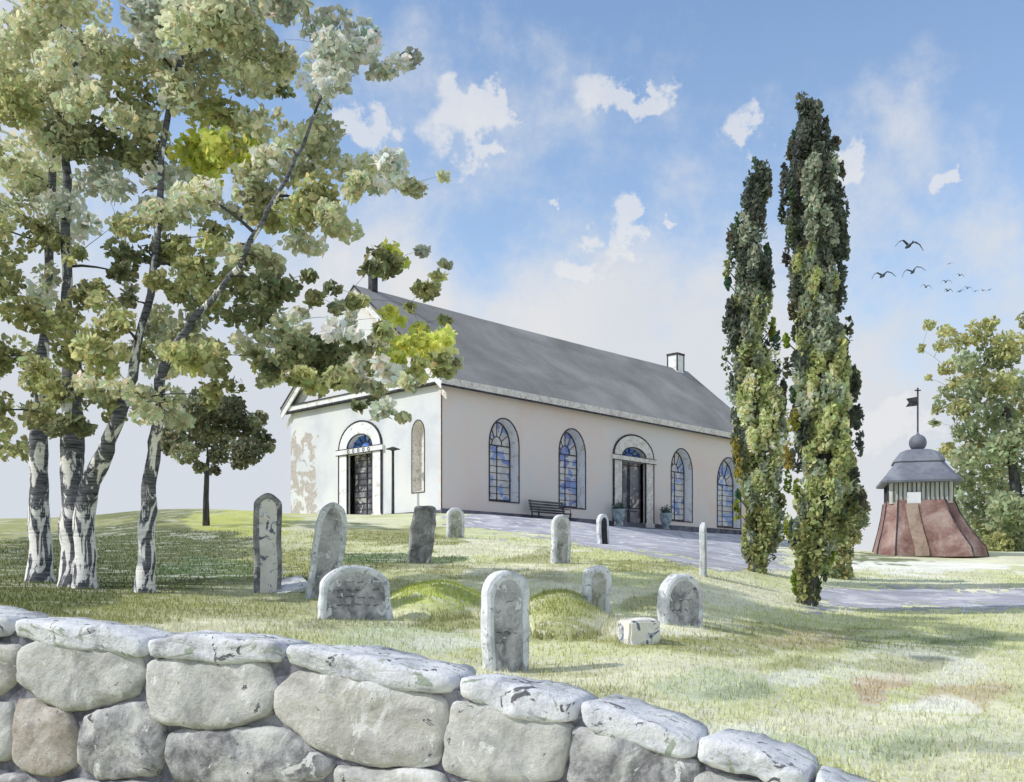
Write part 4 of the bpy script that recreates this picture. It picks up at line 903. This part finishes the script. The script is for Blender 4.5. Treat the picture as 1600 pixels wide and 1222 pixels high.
# poplars
def poplar(px, py, d, prof, label, seed):
    x, y, g = at(px, d); root = empty('poplar_tree', (x, y, g), label, 'tree', 0, 'two columnar poplars'); o = Vector((x, y, g))
    R_ = random.Random(seed); cs = []; tw = MB(); 
    top = prof[0]; tr = [Vector((0, 0, -.3))]
    for (cy, cx, hw) in reversed(prof): tr.append(P(cx, cy, d) - o)
    nR = len(tr); tw.tube(tr, [.20 * (1 - i / nR) + .02 for i in range(nR)], 10, .2)
    y0 = prof[0][0]; y1 = prof[-1][0]; yy = y0
    dk = lin(76, 84, 70); gy = lin(122, 130, 108); ol = lin(142, 148, 84); li = lin(176, 184, 118); om = lin(112, 116, 56)
    while yy < y1:
        for i in range(len(prof) - 1):
            if prof[i][0] <= yy <= prof[i+1][0]: t = (yy - prof[i][0]) / (prof[i+1][0] - prof[i][0]); cx = prof[i][1]*(1-t) + prof[i+1][1]*t; hw = prof[i][2]*(1-t) + prof[i+1][2]*t
        f = (yy - y0) / (y1 - y0)
        m_ = max(2, int(hw / 6.2))
        for j in range(m_):
            a = R_.uniform(0, 2*math.pi); q = math.sqrt(R_.random()) * .92
            ox = math.cos(a) * q * hw * (1.0 + .36 * noise.noise(Vector((yy * .035, seed * 3.1 + (9 if math.cos(a) > 0 else 0), 0)))); dd = math.sin(a) * q * hw / F * d
            edge = abs(ox) / hw
            c = P(cx + ox, yy + R_.uniform(-8, 8), d) + Vector((0, dd, 0)) - o
            pick = R_.random()
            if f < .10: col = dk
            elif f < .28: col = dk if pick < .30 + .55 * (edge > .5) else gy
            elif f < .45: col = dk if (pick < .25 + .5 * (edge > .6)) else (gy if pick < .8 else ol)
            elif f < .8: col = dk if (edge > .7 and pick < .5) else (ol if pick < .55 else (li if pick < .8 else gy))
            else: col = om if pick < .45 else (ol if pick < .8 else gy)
            s = R_.uniform(9, 17) / F * d; cs.append((c, (s * .72, s * .72, s * 1.55), 74, (lambda tn: [v * tn * 2.3 for v in dsat(col, .36)])(1 + .12 * R_.gauss(0, 1))))
            if R_.random() < .3: tw.tube([Vector((P(cx, yy, d) - o).to_tuple()) - Vector((0, 0, .5)), c], [.03, .01], 5)
        # flame-shaped tips poking out of the outline
        if R_.random() < .5:
            sg = R_.choice((-1, 1)); c = P(cx + sg * hw * R_.uniform(.95, 1.2), yy - 6, d) - o; s = R_.uniform(6, 12) / F * d; c.y += R_.uniform(-.5, .5) * hw / F * d
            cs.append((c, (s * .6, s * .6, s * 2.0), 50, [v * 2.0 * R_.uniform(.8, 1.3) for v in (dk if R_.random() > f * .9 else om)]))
            tw.tube([P(cx, yy + 40, d) - o, c], [.03, .01], 5)
        yy += 7.5
    leafmesh('crown', cs, root, .062, up=.8); tw.build('trunk', M['bark'], root, True)
poplar(1181, 914, 28, [(272,1190,8),(300,1184,14),(330,1172,16),(352,1172,18),(385,1165,24),(420,1172,28),(470,1172,32),(520,1170,34),(580,1178,38),(640,1185,40),(700,1188,40),(760,1190,38),(810,1192,36),(850,1186,28),(880,1184,16),(905,1181,6)],
       'shorter of two columnar poplars, the left one overlapping the church end', 4)
poplar(1260, 950, 22.5, [(172,1258,6),(200,1268,20),(230,1270,30),(280,1272,42),(340,1274,44),(390,1276,40),(450,1276,38),(490,1280,38),(540,1278,44),(600,1286,48),(660,1290,52),(720,1290,48),(780,1290,50),(820,1286,48),(850,1275,36),(890,1266,24),(920,1262,14),(945,1260,6)],
       'taller of two columnar poplars, the right one nearer the path', 9)
# small bush at the foot of the tall poplar
xb, yb, gb = at(1318, 30); ob = Vector((xb, yb, gb)); br_ = empty('bush', (xb, yb, gb), 'pale olive bush right of the tall poplar beside the bell tower', 'bush')
leafmesh('foliage', [((P(a, b, 30) - ob), (r/F*30, r/F*30, r/F*30), 260 * (r/18)**1.6, [v * 2.0 for v in PAL[k]]) for (a, b, r, k) in [(1335,790,20,'RG'),(1325,815,20,'RO'),(1340,770,12,'RG'),(1345,815,12,'RG'),(1318,850,18,'RO'),(1335,838,12,'RO'),(1312,880,20,'RO'),(1318,898,16,'RO'),(1305,895,14,'RG'),(1345,795,14,'RO'),(1328,750,12,'RO'),(1325,865,10,'RG')]], br_, .07)
MB().tube([(0, 0, -.2), (0, 0, .5), P(1322, 830, 30) - ob, P(1333, 790, 30) - ob], [.05, .045, .04, .02], 6).build('stem', M['bark'], br_)

# ------------------------------------------------------------------ bell tower
dT = 42.0; xT, yT, gT = at(1434, dT); kT = dT / F
tw_ = empty('bell_tower', (xT, yT, gT - .05), 'squat red boarded bell tower with grey two stage roof, ball and weather vane', 'bell tower', math.radians(0))
zt = lambda py: EYE + (HY - py) * kT - (gT - .05)
TXR = math.radians(-15)
def octo(hw, ch):
    """square of half width hw with corners cut by ch, turned to show a front and a narrow right side"""
    q = [(-hw+ch, -hw), (hw-ch, -hw), (hw, -hw+ch), (hw, hw-ch), (hw-ch, hw), (-hw+ch, hw), (-hw, hw-ch), (-hw, -hw+ch)]
    c, s = math.cos(TXR), math.sin(TXR); return [(x*c - y*s, x*s + y*c) for x, y in q]
def loft(rings, capt=True):
    mb = MB(); V = []; Fc = []; n = 8
    for (pts, z) in rings: V += [(x, y, z) for x, y in pts]
    for l in range(len(rings) - 1):
        for i in range(n): Fc.append((l*n+i, l*n+(i+1)%n, (l+1)*n+(i+1)%n, (l+1)*n+i))
    Fc.append(tuple((len(rings)-1)*n+i for i in range(n))); Fc.append(tuple(range(n))[::-1]); mb.add(V, Fc); return mb
sk = [([(x + max(0, a - .615) * 1.05, y) for x, y in octo(2.02 * a, .62 * a)], zt(b)) for a, b in ((1.0, 872), (.97, 858), (.80, 830), (.68, 805), (.615, 785))]
loft(sk).build('skirt', M['red'], tw_)
loft([(octo(1.17, .12), zt(790)), (octo(1.17, .12), zt(756))]).build('belfry', M['planks'], tw_)
e = MB()
c_, s_ = math.cos(TXR), math.sin(TXR)
for side in range(4):
    a = TXR + side * math.pi / 2
    for i in range(13):
        u = -1.0 + 2.0 * i / 12; x = u * math.cos(a) + 1.185 * math.sin(a); y = u * math.sin(a) - 1.185 * math.cos(a)
        e.tube([(x, y, zt(787)), (x, y, zt(758))], .022, 4)
e.build('batten', M['ink'], tw_)
# ribs on skirt corners
for i in range(8):
    MB().tube([(r[0][i][0], r[0][i][1], r[1]) for r in sk], .03, 6).build('hip_board', M['ink'], tw_)
# white notice board / hatch and its tan board below
def on_face(u, z, off, hwf):
    x = u; y = -(hwf + off); return (x * c_ - y * s_, x * s_ + y * c_, z)
V = [on_face(u, z, o_, 1.17) for o_ in (.03, .10) for u, z in ((-.52, zt(797)), (-.02, zt(797)), (-.02, zt(773)), (-.52, zt(773)))]
MB().add(V, [(0,1,2,3), (4,7,6,5), (0,4,5,1), (1,5,6,2), (2,6,7,3), (3,7,4,0)]).build('hatch', M['trim'], tw_)
V = []
for a, b in ((1.0, 871), (.97, 858), (.80, 830), (.68, 805), (.625, 790)):
    for o_ in (.01, .06):
        for u in (-.62, -.16):
            q_ = on_face(u * (.8 + .3 * a), zt(b), o_, 2.02 * a); V.append((q_[0] + max(0, a - .615) * 1.05, q_[1], q_[2]))
Fc = []
for l in range(4): a = l*4; b = a + 4; Fc += [(a+2, a+3, b+3, b+2), (a, a+2, b+2, b), (a+3, a+1, b+1, b+3)]
MB().add(V, Fc).build('sloping_board', M['tan'], tw_)
rf = loft([(octo(1.48, .2), zt(758)), (octo(1.50, .2), zt(755)), (octo(1.22, .2), zt(742)), (octo(.98, .2), zt(729)), (octo(.90, .2), zt(725)), (octo(.93, .2), zt(724))]).build('roof', M['lead'], tw_)
r2_ = loft([(octo(.96, .22), zt(724)), (octo(.90, .22), zt(718)), (octo(.72, .2), zt(709)), (octo(.45, .13), zt(704)), (octo(.14, .04), zt(702))]).build('roof', M['lead'], tw_)
cx0 = -.30 * 0
MB().lathe([(.10, zt(706)), (.14, zt(703)), (.10, zt(702))] + [(.34 * math.sin(math.pi * k / 14) + .001, zt(692) - .34 * math.cos(math.pi * k / 14)) for k in range(1, 14)] + [(.06, zt(678)), (.03, zt(675))], 24).build('ball', M['lead'], tw_, True)
MB().tube([(0, 0, zt(680)), (0, 0, zt(606))], .035, 8).build('pole', M['iron'], tw_)
fl = MB(); z_ = zt(628)
fl.add([(x, y, z) for y in (-.015, .015) for x, z in ((-.04, zt(620)), (-.46, zt(623)), (-.36, zt(629)), (-.48, zt(636)), (-.04, zt(634)))], [(0,1,2,3,4), (9,8,7,6,5), (0,5,6,1), (1,6,7,2), (2,7,8,3), (3,8,9,4), (4,9,5,0)])
fl.build('weather_vane', M['iron'], tw_)
MB().tube([(-.12, 0, zt(610)), (.12, 0, zt(610))], .025, 6).build('crossbar', M['iron'], tw_)
for o in tw_.children: o.location.x -= .30 * (o.name.split('.')[0] in ())

# ------------------------------------------------------------------ birds
def bird(px, py, d, span, bank, flap, label):
    o = P(px, py, d); V = []; Fc = []
    secs = [(-1, -.10, -.30*flap, .02), (-.72, -.04, .12*flap, .07), (-.42, .03, .30*flap, .11), (-.12, .04, .10*flap, .15), (0, .04, 0, .16), (.12, .04, .10*flap, .15), (.42, .03, .30*flap, .11), (.72, -.04, .12*flap, .07), (1, -.10, -.30*flap, .02)]
    for (u, yy, z, ch) in secs:
        t = .035 if abs(u) > .2 else .07
        for (a, b) in ((-.5, 0), (0, 1), (.5, 0), (0, -1)): V.append((u * .5, yy + a * ch * 1.3, z * .5 + b * t * .5))
    n = len(secs)
    for i in range(n - 1):
        for k in range(4): Fc.append((i*4+k, i*4+(k+1)%4, (i+1)*4+(k+1)%4, (i+1)*4+k))
    Fc += [(3,2,1,0), tuple((n-1)*4+k for k in range(4))]
    # body: spindle from head to tail
    bd = [(.30, .0, .02), (.26, .01, .045), (.16, 0, .06), (0, -.015, .075), (-.16, -.02, .05), (-.30, 0, .02), (-.42, .01, .035)]
    k0 = len(V)
    for (yy, z, r) in bd:
        for j in range(8): a = j * math.pi / 4; V.append((r * math.cos(a), yy, z - .02 + r * math.sin(a) * .8))
    for i in range(len(bd) - 1):
        for j in range(8): Fc.append((k0+i*8+j, k0+i*8+(j+1)%8, k0+(i+1)*8+(j+1)%8, k0+(i+1)*8+j))
    Fc += [tuple(k0+j for j in range(8)), tuple(k0+(len(bd)-1)*8+j for j in range(8))[::-1]]
    ob = mesh_obj('bird', [Vector(v) * span for v in V], Fc, M['bird']); ob.location = o; ob.rotation_euler = (0, bank, random.uniform(-.2, .2))
    return tag(ob, label, 'bird', 'birds flying over the bell tower')
bird(1420, 383, 50, 1.35, .15, 1.0, 'highest of the three large gliding birds'); bird(1379, 430, 50, 1.15, -.1, .9, 'leftmost large gliding bird of the flock'); bird(1426, 424, 50, 1.1, -.25, 1.0, 'large gliding bird just below the highest one')
SB = [(1447, 448, 16, 'small bird just right below the lowest large bird'), (1478, 440, 15, 'small bird in the middle of the far flock, above its neighbours'), (1500, 430, 12, 'small far bird second highest in the trailing flock'), (1484, 412, 8, 'highest tiny far bird in the trailing flock'),
      (1481, 454, 14, 'small bird lowest in the middle of the far flock'), (1500, 455, 12, 'small far bird low beside the middle pair'), (1512, 450, 12, 'small far bird just right of the low middle bird'), (1524, 455, 8, 'tiny bird third from the right end of the flock'), (1536, 454, 9, 'tiny bird second from the right end of the flock'), (1546, 453, 8, 'tiny bird at the right end of the flock')]
for (a, b, w_, lab) in SB: bird(a, b, 80, w_ / F * 80 * 1.15, random.uniform(-.4, .4), random.uniform(.7, 1.3), lab)
